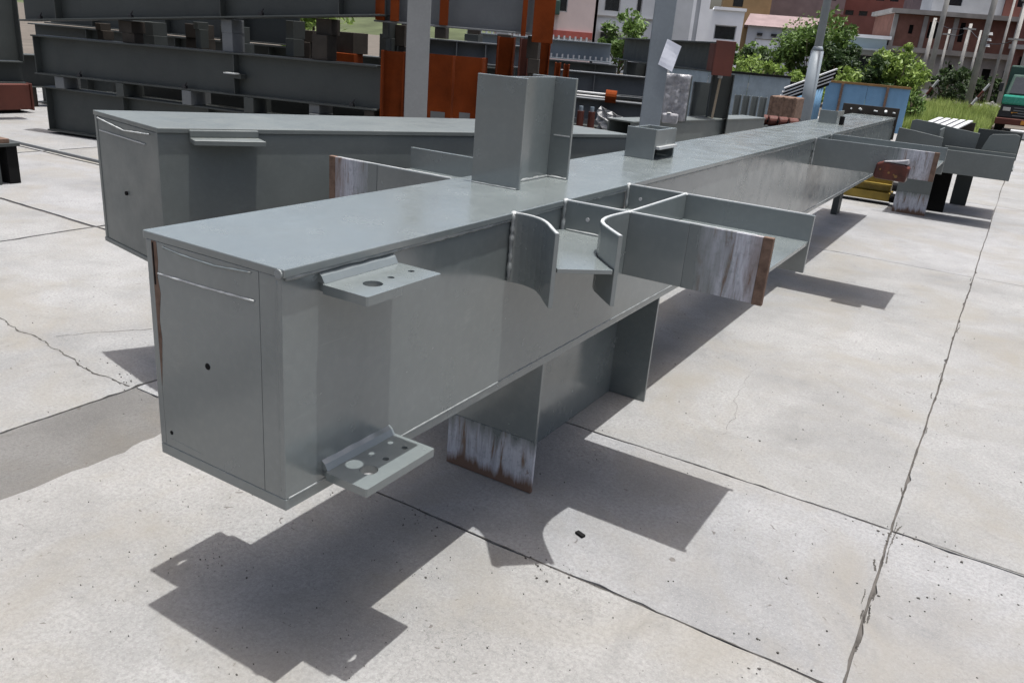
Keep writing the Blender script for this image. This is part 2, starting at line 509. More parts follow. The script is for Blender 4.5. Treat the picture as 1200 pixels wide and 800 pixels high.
db = MB()
rnd = random.Random(5)
def chip(x, y, r, h=.004):
    n = rnd.randint(4, 7); a0 = rnd.random() * 6
    pts = [(x + r * rnd.uniform(.4, 1) * math.cos(a0 + 2 * math.pi * i / n), y + r * rnd.uniform(.3, .8) * math.sin(a0 + 2 * math.pi * i / n)) for i in range(n)]
    db.prism(pts, 0.0005, h * rnd.uniform(.4, 1.2))
for (x, y, n, sp, r) in [(-.2, .82, 10, .05, .009), (.25, .9, 16, .07, .011), (.33, .86, 8, .04, .012), (-.02, .62, 8, .03, .008), (-.6, .25, 14, .12, .007),
                         (-.75, .12, 10, .1, .008), (1.02, .9, 12, .1, .016), (1.22, 1.5, 20, .2, .010), (1.24, 1.9, 20, .06, .012), (1.23, 2.8, 25, .6, .008),
                         (.55, 2.35, 4, .02, .010), (-.15, .3, 5, .1, .006), (-2.15, .98, 8, .12, .010), (-2.0, .93, 12, .07, .009), (-1.95, 1.1, 6, .06, .006), (.1, 1.4, 8, .4, .007), (1.5, 1.75, 6, .1, .012), (.9, 3.3, 10, .5, .008)]:
    for _ in range(n): chip(x + rnd.gauss(0, sp), y + rnd.gauss(0, sp * .5), r * rnd.uniform(.2, .75) * rnd.random() ** .3)
for _ in range(500): chip(rnd.uniform(-3.5, 3), rnd.uniform(-.6, 5), rnd.uniform(.001, .0045))
for _ in range(300): chip(rnd.uniform(-1.2, 1.2), rnd.uniform(-.6, 1), rnd.uniform(.0008, .003))
deb = db.build('debris', M['soil']); tag(deb, 'dark grit and crumbs scattered along the concrete joints', 'debris', kind='stuff')
cb = MB(); cb.obox((.255, 1.13, .001), (.034, -.012, 0), (.006, .017, 0), (0, 0, .009))
tag(cb.build('steel_offcut', M['hole'], bevel=.001), 'small dark rectangular steel offcut lying at the shadow edge', 'offcut')

# ------------------------------------------------------------------ main box column
T, B = 1.15, .55
END = 9.35
XR, XL = 0.0, -.469
colm = thing('steel_column', 'long grey painted box column with bracket stubs, nearest and largest in the yard', 'steel column', (-.235, 1.8, 0))
P = M['paint']
MB().box(XL - .003, XR + .003, 0, END, T - .020, T).build('top_plate', P, colm, .0025)
MB().box(XL + .006, XR - .0055, .0005, END, B, B + .030).build('bottom_plate', P, colm, .002)
MB().box(XR - .026, XR - .006, .001, END, B + .0305, T - .020).build('side_plate', P, colm, .0015)
MB().box(XL + .006, XL + .026, .001, END, B + .0305, T - .020).build('side_plate', P, colm, .0015)
MB().box(XL + .0265, -.0775, .0015, .024, B + .0305, T - .0205).build('end_plate', P, colm, .0008)
MB().box(-.0768, XR - .0265, .0022, .024, B + .0305, T - .0205).build('end_plate', P, colm, .0008)
rs = [(XL + .026, T - .021), (XL + .044, T - .021), (XL + .046, T - .07), (XL + .040, T - .11), (XL + .047, T - .15), (XL + .036, T - .22), (XL + .040, T - .27), (XL + .031, T - .36), (XL + .0265, T - .40)]
n_ = len(rs)
MB().add([(x, .0008, z) for x, z in rs] + [(x, .004, z) for x, z in rs], [tuple(range(n_))[::-1], tuple(range(n_, 2 * n_))] + [(i, (i + 1) % n_, n_ + (i + 1) % n_, n_ + i) for i in range(n_)]).build('rust_strip', M['rust'], colm)
MB().box(XL + .029, XL + .0335, -.0002, .003, T - .13, T - .025).build('open_seam', M['hole'], colm)


def bead(path, r, name='weld_bead', parent=colm, m=None, jit=.32, step=.012):
    """a smooth weld bead tube with an uneven radius"""
    P_ = []
    for a, b in zip(path[:-1], path[1:]):
        a, b = Vector(a), Vector(b); n = max(1, int((b - a).length / step))
        P_ += [a.lerp(b, i / n) for i in range(n)]
    P_.append(Vector(path[-1]))
    vs, fs, n = [], [], 6
    for i, p in enumerate(P_):
        d = (P_[min(i + 1, len(P_) - 1)] - P_[max(0, i - 1)]).normalized()
        u = d.orthogonal().normalized(); w = d.cross(u)
        rr = r * random.uniform(1 - jit, 1 + jit)
        vs += [p + (u * math.cos(k * 2 * math.pi / n) + w * math.sin(k * 2 * math.pi / n)) * rr for k in range(n)]
        if i: fs += [((i - 1) * n + k, (i - 1) * n + (k + 1) % n, i * n + (k + 1) % n, i * n + k) for k in range(n)]
    fs += [tuple(range(n))[::-1], tuple(range(len(vs) - n, len(vs)))]
    b = MB(); b.add(vs, fs)
    return b.build(name, m or M['weld'], parent, smooth=True)


bead([(XR - .004, .01, T - .023), (XR - .004, END, T - .023)], .0055, step=.03)
bead([(XR - .0065, .01, B + .0305), (XR - .0065, END, B + .0305)], .0032, step=.03)
bead([(XL + .004, .01, T - .023), (XL + .004, END, T - .023)], .0055, step=.04)
bead([(-.40, .001, T - .030), (-.33, .001, T - .036), (-.22, .001, T - .038), (-.10, .001, T - .028)], .0028, m=P)
bead([(-.425, .0005, T - .0995), (-.26, .0005, T - .0975), (-.092, .0005, T - .092)], .0026, 'backing_edge', m=M['edge'])  # ridge coloured pale for the sky light it catches
bead([(XR - .020, .002, T - .03), (XR - .020, .002, B + .05)], .0018, m=P)
bead([(-.42, .0015, B + .055), (-.30, .0015, B + .050)], .0008, m=P)
MB().cyl((-.262, .0005, .852), (-.262, .0025, .852), .0085, n=14).build('vent_hole', M['hole'], colm)  # dark disc paints the shade inside the hole
MB().cyl((-.418, .0005, .622), (-.418, .0025, .622), .0055, n=12).build('vent_hole', M['hole'], colm)
MB().cyl((-.012, -.004, T - .012), (-.012, .0, T - .012), .011, n=12).build('weld_stop', M['weld'], colm)


def lug(side, y0, y1, zt, holes, m=P):
    s = 1 if side > 0 else -1
    xb = (XR - .006) if side > 0 else (XL + .006)
    xo = xb + s * .151
    r = .012
    pts = [(xb, y0 + .012), (xb + s * .012, y0 + .012), (xb + s * .02, y0), (xo - s * .004, y0), (xo, y0 + .004), (xo, y1 - .004), (xo - s * .004, y1), (xb, y1)]
    hs = [circle(xb + s * hx, hy, hr, 20) for hx, hy, hr in holes]
    L = MB().prism(pts, zt - .022, zt, hs).build('lug_plate', m, colm)
    w = MB()
    n = 22
    pr = []
    for i in range(n + 1):
        y = y0 + .006 + (y1 - y0 - .012) * i / n; k = 1.0 + .03 * math.sin(i * .9)
        pr.append([(xb, y, zt), (xb + s * .020 * k, y, zt + .0005), (xb + s * .011 * k, y, zt + .016 * k), (xb, y, zt + .024 * k)])
    vs = [p for q in pr for p in q]; fs = []
    for i in range(n):
        for k in range(3):
            q = (i * 4 + k, i * 4 + k + 1, i * 4 + k + 5, i * 4 + k + 4)
            fs.append(q if s < 0 else q[::-1])
    fs += [(0, 1, 2, 3), tuple(n * 4 + k for k in (3, 2, 1, 0))]
    w.add(vs, fs); w.build('fillet_weld', m, L, smooth=False)
    return L


H3 = [(.092, .192, .0235), (.088, .262, .0085), (.087, .340, .0085)]
lug(1, .105, .378, T - .052, H3)
lug(1, .115, .388, B + .062, H3)
lug(-1, .105, .378, T - .052, H3)
lug(-1, .115, .388, B + .062, H3)


def side_stub(yn, yf, xe, sgn, xface, zb=.94, bare_from=.45, th=.016, m=P, beads=True, bare='streak_x', webz=1.042):
    """H bracket welded on a side face: two upright flanges and a level web"""
    def bx(xa, xb, y0, y1, z0, z1):
        a, b = xface + sgn * xa, xface + sgn * xb
        return MB().box(min(a, b), max(a, b), y0, y1, z0, z1)
    f1 = bx(0, bare_from, yn, yn + th, zb, T).build('flange', m, colm, .002)
    e1 = bx(bare_from + .0005, xe - .032, yn - .0005, yn + th + .0005, zb, T).build('bare_end', M[bare], f1, .001)
    bx(xe - .0315, xe, yn - .0015, yn + th + .0015, zb - .002, T + .001).build('rusty_tip', M['rust'], f1, .0015)
    bx(0, xe + .005, yf, yf + th, zb, T).build('flange', m, colm, .002)
    bx(0, xe, yn + th + .0005, yf - .0005, webz, webz + .014).build('web', m, colm, .0015)
    if beads:
        bead([(xface + sgn * .004, yn - .002, T), (xface + sgn * .004, yn - .002, zb)], .0075)
        bead([(xface + sgn * .01, yn + th + .003, webz + .016), (xface + sgn * (xe - .05), yn + th + .003, webz + .016)], .006)
        bead([(xface + sgn * .004, yf - .003, T - .004), (xface + sgn * .004, yf - .003, webz + .02)], .006)


side_stub(1.279, 1.812, .715, 1, XR)
side_stub(1.279, 1.812, .61, -1, XL, bare_from=.36, bare='streak_left')
side_stub(5.18, 5.74, .83, 1, XR, .955, .50, bare='streak_x')

# diagonal brace stub between the face and the bracket
b1 = [(-.004, .944), (.015, .949), (.035, .951), (.06, .949), (.085, .942), (.11, .930), (.135, .910), (.16, .884), (.19, .848), (.236, .796)]
b2 = [(.238, 1.811), (.238, 1.296)]
b3 = [(.238, 1.278), (.232, 1.24), (.227, 1.18), (.228, 1.13), (.236, 1.09), (.249, 1.058), (.27, 1.028), (.30, .996), (.335, .960), (.372, .924)]
MB().strip(b1, .013, .930, T).build('curved_flange', P, colm, .0015)
MB().strip(b2, .014, webz0 := .0 or 1.058, T).build('stiffener_plate', P, colm, .0015)
MB().strip(b3, .014, .940, T).build('curved_flange', P, colm, .0015)
MB().strip([(.238, 1.811), (.238, 1.296)], .014, .940, 1.0415).build('stiffener_plate', P, colm, .0015)
wpoly = [(-.004, .954), (.035, .960), (.09, .951), (.115, .938), (.142, .916), (.167, .889), (.243, .803), (.364, .916), (.293, .989), (.262, 1.022), (.241, 1.055), (.228, 1.09), (.220, 1.13), (.219, 1.18), (.224, 1.24), (.229, 1.278), (-.004, 1.278)]
MB().prism(wpoly, 1.036, 1.049).build('brace_web', P, colm, .001)
bead([(.02, 1.275, 1.052), (.215, 1.275, 1.052)], .004)
bead([(.003, .941, T), (.003, .941, .94)], .0075)
for x, y in ((.238, 1.287), (.238, 1.815), (.002, .946), (.002, 1.287), (.002, 1.818)):
    MB().cyl((x, y, T - .002), (x, y, T + .004), .011, .006, n=9).build('weld_spatter', M['edge'], colm)
# pale top edges of the thin plates
MB().strip(b1, .009, T + .0002, T + .0016).build('pale_edge', M['edge'], colm)
MB().strip(b2, .009, T + .0002, T + .0016).build('pale_edge', M['edge'], colm)
MB().strip(b3, .010, T + .0002, T + .0016).build('pale_edge', M['edge'], colm)
MB().box(.01, .66, 1.282, 1.292, T + .0002, T + .0016).build('pale_edge', M['edge'], colm)
MB().box(.01, .70, 1.815, 1.825, T + .0002, T + .0016).build('pale_edge', M['edge'], colm)
MB().box(-1.04, -.48, 1.282, 1.292, T + .0002, T + .0016).build('pale_edge', M['edge'], colm)
# drain slots in the inner bracket plate
for x, z in ((.095, 1.098), (.185, 1.090)):
    MB().cyl((x, 1.2765, z), (x, 1.2785, z), .007, n=10).build('drain_hole', M['white'], colm)
MB().cyl((.06, 1.8095, 1.10), (.06, 1.8115, 1.10), .007, n=10).build('drain_hole', M['white'], colm)

# upright stub on the top face
ft = MB().box(-.394, -.193, 1.290, 1.304, T, T + .378).build('flange', P, colm, .002)
MB().box(-.390, -.198, 1.665, 1.679, T, T + .378).build('flange', P, colm, .002)
MB().box(-.301, -.287, 1.3045, 1.6645, T, T + .376).build('web', P, colm, .0015)
bead([(-.285, 1.31, T + .003), (-.285, 1.66, T + .003)], .006)
bead([(-.39, 1.287, T + .002), (-.2, 1.287, T + .002)], .003)
bead([(-.284, 1.662, T + .003), (-.2, 1.662, T + .003)], .005)
MB().box(-.272, -.203, 1.6615, 1.6645, T + .162, T + .166).build('scribe_strip', M['edge'], colm)

# low lug box further along the top face
MB().box(-.378, -.225, 2.612, 2.624, T, T + .146).build('lug_wall', P, colm, .002)
MB().box(-.378, -.225, 2.876, 2.888, T, T + .140).build('lug_wall', P, colm, .002)
MB().box(-.237, -.225, 2.6245, 2.8755, T + .064, T + .142).build('lug_side', P, colm, .0015)
MB().box(-.372, -.205, 2.63, 2.872, T + .050, T + .0635).build('lug_shelf', M['edge'], colm, .001)
MB().box(-.378, -.366, 2.6245, 2.8755, T, T + .140).build('lug_side', P, colm, .0015)
MB().box(-.32, -.31, 2.63, 2.87, T, T + .0495).build('lug_side', M['dark'], colm)  # dark inner plate paints the shade inside the low opening
# grey lug and bolted splice plate at the far end of the top face
MB().box(-.36, -.20, 6.95, 6.963, T, T + .115).build('lug_wall', P, colm, .002)
MB().box(-.212, -.20, 6.9635, 7.25, T, T + .115).build('lug_side', P, colm, .002)
MB().cyl((-.15, 6.93, T), (-.15, 6.93, T + .075), .022, n=12).build('bolt', M['hole'], colm)
sp = MB().box(-.60, .02, END + .03, END + .05, T - .25, T + .10).build('splice_plate', M['timber'], colm, .002)
for i, (bx_, br_) in enumerate(((-.50, .010), (-.41, .013), (-.25, .009), (-.12, .016), (-.04, .009))):
    MB().cyl((bx_, END + .012, T + .05 + .01 * (i % 2)), (bx_ + .02 * (i % 3), END + .0295, T + .045), br_, n=8).build('bolt', M['edge'], sp)
MB().box(XL + .026, XR - .026, END - .02, END, B + .02, T - .02).build('end_plate', P, colm)
MB().box(-.47, 0, END, END + .0295, B + .1, T - .1).build('end_bracket', M['dark'], colm)

# leg stub under the column that carries it
lf = MB().box(-.412, -.010, 1.262, 1.276, .225, B).build('flange', P, colm, .002)
MB().box(-.412, -.010, 1.2615, 1.2765, .003, .2245).build('bare_end', M['streak_lilac'], lf, .001)
MB().box(-.412, -.010, 2.390, 2.404, .002, B).build('flange', P, colm, .002)
MB().box(-.216, -.202, 1.2765, 2.3895, .002, B).build('web', P, colm, .0015)
bead([(-.200, 1.28, B - .003), (-.200, 2.385, B - .003)], .004)
# second leg stub further on
MB().box(-.43, -.36, 9.05, 9.25, .002, B).build('end_prop', M['dark'], colm, .003)

# rust red clamp hanging on the second bracket, olive skid under the far end
t = thing('steel_clamp', 'rust red steel clamp hooked on the second bracket of the long column', 'clamp', (.57, 5.12, .94))
MB().add([(.45, 5.09, .95), (.47, 5.09, .935), (.665, 5.09, .93), (.675, 5.09, 1.03), (.64, 5.09, 1.05), (.50, 5.09, 1.055), (.46, 5.09, 1.04),
          (.45, 5.178, .95), (.47, 5.178, .935), (.665, 5.178, .93), (.675, 5.178, 1.03), (.64, 5.178, 1.05), (.50, 5.178, 1.055), (.46, 5.178, 1.04)],
         [(0, 1, 2, 3, 4, 5, 6), (13, 12, 11, 10, 9, 8, 7)] + [(i, i + 7, (i + 1) % 7 + 7, (i + 1) % 7) for i in range(7)]).build('jaw', M['deepred'], t, .01)
MB().add([(.50, 5.085, 1.056), (.66, 5.085, 1.052), (.655, 5.085, 1.085), (.60, 5.085, 1.072), (.50, 5.178, 1.056), (.66, 5.178, 1.052), (.655, 5.178, 1.085), (.60, 5.178, 1.072)],
         [(0, 1, 2, 3), (7, 6, 5, 4), (0, 4, 5, 1), (1, 5, 6, 2), (2, 6, 7, 3), (3, 7, 4, 0)]).build('cap', M['wrap'], t, .004)
for x, z, r_ in ((.49, 1.0, .006), (.55, .985, .008), (.60, .965, .011), (.585, .975, .006)):
    MB().cyl((x, 5.084, z), (x, 5.0895, z), r_, n=7).build('bolt', M['ochre'], t)
t = thing('steel_skid', 'olive yellow steel skid lying on the ground under the column far end', 'skid', (-.3, 10.6, 0))
MB().box(-.75, .02, 10.45, 10.75, .05, .16).build('runner', M['yellow'], t, .01)
MB().box(-.70, .00, 10.50, 10.75, .1605, .40).build('body', M['yellow'], t, .015)
MB().box(-.72, .01, 10.44, 10.4995, .24, .27).build('rail', M['yellow'], t, .004)
MB().cyl((.02, 10.5, .10), (.20, 10.5, .10), .06, n=14).build('roller', M['hole'], t)
MB().cyl((.02, 10.55, .26), (.22, 10.55, .26), .08, n=14).build('roller', M['black'], t)

# ------------------------------------------------------------------ second box column, left behind
c2 = thing('steel_column', 'grey box column lying at an angle behind the longest one, on its left', 'steel column', (-1.95, 1.2, 0))
ax = Vector((.444, .896, 0)); wv_ = Vector((-.61, .12, 0)); o2 = Vector((-1.69, .94, 0)); LEN = 2.48
zt2, zb2 = 1.20, .60
def c2box(s0, s1, w0, w1, z0, z1):
    o = o2 + ax * s0 + wv_ * w0; o.z = z0
    return MB().obox(o, ax * (s1 - s0), wv_ * (w1 - w0), (0, 0, z1 - z0))
P2 = M['paint2']
c2box(0, LEN, -.005, 1.005, zt2 - .02, zt2).build('top_plate', P2, c2, .0025)
c2box(0, LEN, -.005, 1.005, zb2, zb2 + .02).build('bottom_plate', P2, c2, .0025)
c2box(.001, LEN, .008, .045, zb2 + .02, zt2 - .02).build('side_plate', P2, c2, .002)
c2box(.001, LEN, .955, .992, zb2 + .02, zt2 - .02).build('side_plate', P2, c2, .002)
c2box(.004, .024, .0455, .9545, zb2 + .022, zt2 - .022).build('end_plate', P2, c2, .002)
c2box(LEN - .02, LEN, .0455, .9545, zb2 + .022, zt2 - .022).build('end_plate', P2, c2)
c2box(-.0015, .0035, .20, .92, zt2 - .084, zt2 - .080).build('backing_edge', M['edge'], c2)  # caught light put into the pale colour here too
bead([o2 + wv_ * .12 + Vector((0, -.002, zt2 - .035)), o2 + wv_ * .5 + Vector((0, -.004, zt2 - .05)), o2 + wv_ * .93 + Vector((0, -.002, zt2 - .028))], .0032, parent=c2, m=M['edge'])
pc = o2 + wv_ * .55 + Vector((0, 0, .875))
MB().cyl(pc + Vector((-.001, -.004, 0)), pc + Vector((.001, .006, 0)), .009, n=12).build('vent_hole', M['hole'], c2)  # hole shade painted as a dark disc
lp = o2 + ax * .10
nrm2 = Vector((.896, -.444, 0))
def c2lug(z, s0=.12, s1=.40):
    a = o2 + ax * s0; b = o2 + ax * s1
    MB().prism([(a.x, a.y), (a.x + nrm2.x * .10, a.y + nrm2.y * .10), (b.x + nrm2.x * .13, b.y + nrm2.y * .13), (b.x, b.y)], z - .02, z).build('lug_plate', P2, c2, .002)
    MB().obox((a.x, a.y, z), nrm2 * .02, (b - a), (0, 0, .03)).build('fillet_weld', P2, c2, .004)
c2lug(1.165); c2lug(.66)
for s0 in (.9, 1.9):
    c2box(s0, s0 + .015, .1, .9, .002, zb2).build('flange', P2, c2)
c2box(.9155, 1.8995, .49, .51, .002, zb2).build('web', P2, c2)

# ------------------------------------------------------------------ third column seen beyond the end of the first
c3 = thing('steel_column', 'short grey column with stub legs standing beyond the far end of the long one', 'steel column', (.75, 10.3, 0))
def xz_plate(pts, y0, y1):
    n = len(pts)
    return MB().add([(x, y0, z) for x, z in pts] + [(x, y1, z) for x, z in pts],
                    [tuple(range(n)), tuple(range(n, 2 * n))[::-1]] + [(i, i + n, (i + 1) % n + n, (i + 1) % n) for i in range(n)])
MB().box(.50, 1.28, 9.85, 9.87, .57, .835).build('flange', M['paint2'], c3, .003)
MB().box(.10, 1.29, 9.8705, 10.45, .68, .70).build('web', M['paint2'], c3)
MB().box(.50, 1.28, 10.451, 10.471, .57, .835).build('flange', M['paint2'], c3, .003)
xz_plate([(-.02, .70), (.4995, .70), (.4995, .96), (.2, 1.00), (.0, 1.02)], 9.90, 9.92).build('end_plate', M['paint2'], c3, .003)
xz_plate([(.05, .722), (.82, .722), (.84, 1.015), (.60, 1.04), (.30, 1.085), (.10, 1.10), (.05, 1.08)], 10.60, 10.62).build('gusset_plate', M['paint2'], c3, .003)
MB().box(.43, .445, 10.03, 10.5995, .722, 1.04).build('stiffener', M['paint2'], c3)
xz_plate([(.90, .84), (.95, 1.00), (.98, 1.03), (1.22, 1.06), (1.27, 1.04), (1.28, .84)], 10.475, 10.495).build('gusset_plate', M['paint2'], c3, .003)
MB().box(.80, 1.29, 10.90, 10.92, .722, 1.06).build('gusset_plate', M['dark'], c3, .003)
lg = MB().box(.12, .50, 10.05, 10.07, .26, .679).build('leg_plate', M['paint2'], c3, .003)
MB().box(.12, .50, 10.0495, 10.0705, .002, .2595).build('bare_end', M['streak_lilac'], lg)
MB().box(.30, .318, 10.0705, 11.20, .002, .679).build('leg_plate', M['dark'], c3)
MB().box(.45, .66, 10.62, 10.64, .002, .679).build('leg_plate', M['hole'], c3, .003)
MB().box(.66, .86, 11.60, 11.62, .002, .70).build('leg_plate', M['dark'], c3, .003)
MB().box(.30, 1.28, 10.6405, 11.63, .7005, .7215).build('leg_plate', M['dark'], c3)

# ------------------------------------------------------------------ plate girders and stacks
def ibeam(name, label, p0, p1, z0, h, b, m, z0b=None, stiff=(), smat=None, tw=.012, tf=.018, stiff_h=None, group=None, cat='steel beam'):
    """I-section lying between plan points p0 and p1; z0 / z0b its underside at each end"""
    z0b = z0 if z0b is None else z0b
    a = Vector((p0[0], p0[1], z0)); d = Vector((p1[0], p1[1], z0b)) - a
    n = Vector((-d.y, d.x, 0)).normalized()
    t = thing(name, label, cat, ((p0[0] + p1[0]) / 2, (p0[1] + p1[1]) / 2, min(z0, z0b)), group)
    up = Vector((0, 0, 1))
    MB().obox(a - n * b / 2, d, n * b, up * tf).build('bottom_flange', m, t, .003)
    MB().obox(a - n * b / 2 + up * (h - tf), d, n * b, up * tf).build('top_flange', m, t, .003)
    MB().obox(a - n * tw / 2 + up * tf, d, n * tw, up * (h - 2 * tf)).build('web', m, t)
    L = d.length
    for s in stiff:
        q = a + d * s + up * (tf + .0005)
        MB().obox(q - n * (b / 2 - .012), d.normalized() * .012, n * (b / 2 - .012 - tw / 2 - .001), up * (h - 2 * tf - .001)).build('stiffener', smat or m, t)
    return t, a, d, n


def block(name, label, c, sx, sy, z0, z1, m, rz=0, group=None, cat='dunnage', bevel=.004):
    """packing: a few pieces laid on one another, none quite square to the next"""
    rn = random.Random(int((c[0] * 31 + c[1] * 17 + z0 * 7 + 900) * 100))
    t = thing(name, label, cat, (c[0], c[1], z0), group)
    hh = z1 - z0; n = 1 if hh < .18 else max(2, min(5, int(hh / .16))); cuts = [0] + sorted(rn.uniform(.25, .75) if n == 2 else (k + rn.uniform(-.18, .18)) / n for k in range(1, n)) + [1]
    for k in range(n):
        a_ = rz + rn.gauss(0, .07); u, v = Vector((math.cos(a_), math.sin(a_), 0)), Vector((-math.sin(a_), math.cos(a_), 0))
        wx, wy = sx * rn.uniform(.8, 1.12), sy * rn.uniform(.85, 1.25)
        o = Vector((c[0], c[1], z0 + hh * cuts[k] + (.0004 if k else 0))) - u * (wx / 2 + rn.gauss(0, .012)) - v * (wy / 2 + rn.gauss(0, .02))
        MB().obox(o, u * wx, v * wy, (0, 0, hh * (cuts[k + 1] - cuts[k]) - .0004)).build('packing_piece', m if rn.random() < .75 else M['timber'], t, bevel)
    return t


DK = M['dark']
ux = Vector((.982, .189, 0)); vx = Vector((-.189, .982, 0))
ibeam('steel_girder', 'lowest grey girder of the left stack, lying near the ground', (-9.66, 5.15), (-4.55, 6.13), .03, .56, .22, DK, stiff=(.004, .25, .5, .75))
gm = ibeam('steel_girder', 'middle grey girder of the left stack with a small cleat on its web', (-9.72, 5.10), (-4.83, 6.05), .735, .475, .22, DK, .785, stiff=(.004, .62,))
gt = ibeam('steel_girder', 'top grey girder of the left stack, tilted, cut by the photo top edge', (-9.85, 5.05), (-4.80, 6.05), 1.36, .62, .24, DK, 1.76, stiff=(.12, .6, .9))
ibeam('steel_girder', 'girder in the shadows behind the middle one of the left stack', (-9.6, 6.0), (-4.6, 6.96), .50, .68, .25, DK)
ibeam('steel_girder', 'girder in the shadows behind the lowest one of the left stack', (-9.4, 6.05), (-4.5, 7.0), .03, .46, .25, DK)
ibeam('steel_girder', 'girder in the shadows behind the top one of the left stack', (-9.7, 6.3), (-4.6, 7.27), 1.62, .5, .25, DK, 1.80)
for (g_, a_, d_, n_2), sl in ((gm, (.14, .47, .93)), (gt, (.06, .34, .70))):
    for s_ in sl:
        q = a_ + d_ * s_ - n_2 * .10 + Vector((0, 0, .0185))
        MB().obox(q, d_.normalized() * .05, n_2 * .04, (0, 0, .035)).build('hook_base', M['black'], g_, .004)
        MB().cyl(q + d_.normalized() * .025 + n_2 * .02 + Vector((0, 0, .0355)), q + d_.normalized() * .06 + n_2 * .02 + Vector((0, 0, .075)), .012, .006, 8).build('hook', M['black'], g_)
for k, (p0, p1, z0, h, lab) in enumerate((
        ((-12.9, 6.9), (-8.0, 8.35), .02, .62, 'lowest girder of the third row behind the left stack'),
        ((-12.9, 6.9), (-7.7, 8.45), .66, .60, 'second girder from below in the third row behind the left stack'),
        ((-12.6, 7.0), (-8.3, 8.27), 1.28, .56, 'upper girder of the third row behind the left stack'),
        ((-12.4, 7.1), (-9.4, 7.95), 1.87, .60, 'topmost girder of the third row behind the left stack'),
        ((-7.5, 8.4), (-5.2, 9.3), .02, .60, 'low girder of the third row behind the orange stubs'),
        ((-7.3, 8.5), (-5.2, 9.3), .64, .60, 'upper girder of the third row behind the orange stubs'))):
    ibeam('steel_girder', lab, p0, p1, z0, h, .3, DK, stiff=(.2, .5, .8))
ibeam('steel_girder', 'grey girder seen between the post and the dark orange stubs', (-6.9, 8.6), (-5.0, 9.5), 1.26, .30, .3, M['midgrey'], stiff=(.3, .5, .7))
for k in range(4):
    x, y = -6.6 + .42 * k, 8.75 + .2 * k
    block('packing_block', ['leftmost', 'second from left', 'third from left', 'rightmost'][k] + ' block on the grey girder between post and dark orange stubs', (x, y), .2, .2, 1.565, 1.80, [M['white'], M['bluepost'], DK, M['white']][k], .4, 'blocks on the girder behind the post')
cl = thing('cleat', 'small pale angle cleat on the middle girder web', 'cleat', (-6.62, 5.55, 1.0))
MB().obox((-6.72, 5.56, 1.01), ux * .16, -vx * .08, (0, 0, .012)).build('shelf', M['edge'], cl)
MB().obox((-6.72, 5.66, .96), ux * .16, -vx * .10, (0, 0, .0495)).build('leg', DK, cl)
for k, s in enumerate((.06, .26, .45, .62, .79, .93)):
    c = Vector((-9.66, 5.15, 0)) + Vector((5.11, .98, 0)) * s
    wd = ['leftmost', 'second', 'third', 'fourth', 'fifth', 'rightmost'][k]
    block('packing_block', wd + ' packing block from the left between the lower two stacked girders', (c.x, c.y + .02), .14, .30, .592, .733 + .05 * s, M['midgrey'] if k % 2 == 0 else DK, .19, 'packing blocks between the girders')
for k, s in enumerate((.14, .30, .45, .60, .72, .85, .97)):
    c = Vector((-9.72, 5.10, 0)) + Vector((4.89, .95, 0)) * s
    wd = ['leftmost', 'second', 'third', 'fourth', 'fifth', 'sixth', 'rightmost'][k]
    za = 1.212 + .05 * s; zb_ = 1.358 + .40 * s * .97
    block('support_post', wd + ' support post from the left under the tilted top girder', (c.x, c.y + (.05 if k % 2 else .35)), (.10, .2, .07, .16)[k % 4], .18, za if not k % 2 else za, zb_, [DK, M['timber'], DK, M['midgrey']][k % 4], .19, 'support posts under the top girder')
for k, s in enumerate((.15, .3, .42, .62, .74, .86)):
    c = Vector((-9.6, 6.0, 0)) + Vector((5.0, .96, 0)) * s
    wd = ['leftmost', 'second', 'third', 'fourth', 'fifth', 'rightmost'][k]
    block('packing_block', wd + ' packing block from the left on the rear girder of the left stack', (c.x, c.y), .3, .25, 1.1805, 1.45 + .15 * s, [DK, M['timber'], DK][k % 3] if k != 4 else M['orange'], .19, 'packing blocks on the rear girders')


def hstub(name, label, p0, p1, z0, z1, b, m, cat='steel stub', group=None, th=.014, mid=(), open_web=False):
    """short H piece: upright flanges across p0 and p1 with an upright web between"""
    a = Vector((p0[0], p0[1], 0)); d = Vector((p1[0], p1[1], 0)) - a; L = d.length; u = d / L; n = Vector((-u.y, u.x, 0))
    t = thing(name, label, cat, ((p0[0] + p1[0]) / 2, (p0[1] + p1[1]) / 2, z0), group)
    for s in (0, L - th) + tuple(k * L for k in mid):
        o = a + u * s - n * b / 2; o.z = z0
        MB().obox(o, u * th, n * b, (0, 0, z1 - z0)).build('flange', m, t, .002)
    o = a + u * (th + .0005) - n * th / 2; o.z = z0 + .004
    if not mid: MB().obox(o, u * (L - 2 * th - .001), n * th, (0, 0, z1 - z0 - .008)).build('web', m, t)
    else:
        ks = [0] + [k * L for k in mid] + [L - th]
        for k0, k1 in zip(ks[:-1], ks[1:]):
            o = a + u * (k0 + th + .0005) - n * th / 2; o.z = z0 + .004
            MB().obox(o, u * (k1 - k0 - th - .001), n * th, (0, 0, z1 - z0 - .008)).build('web', m, t)
    return t


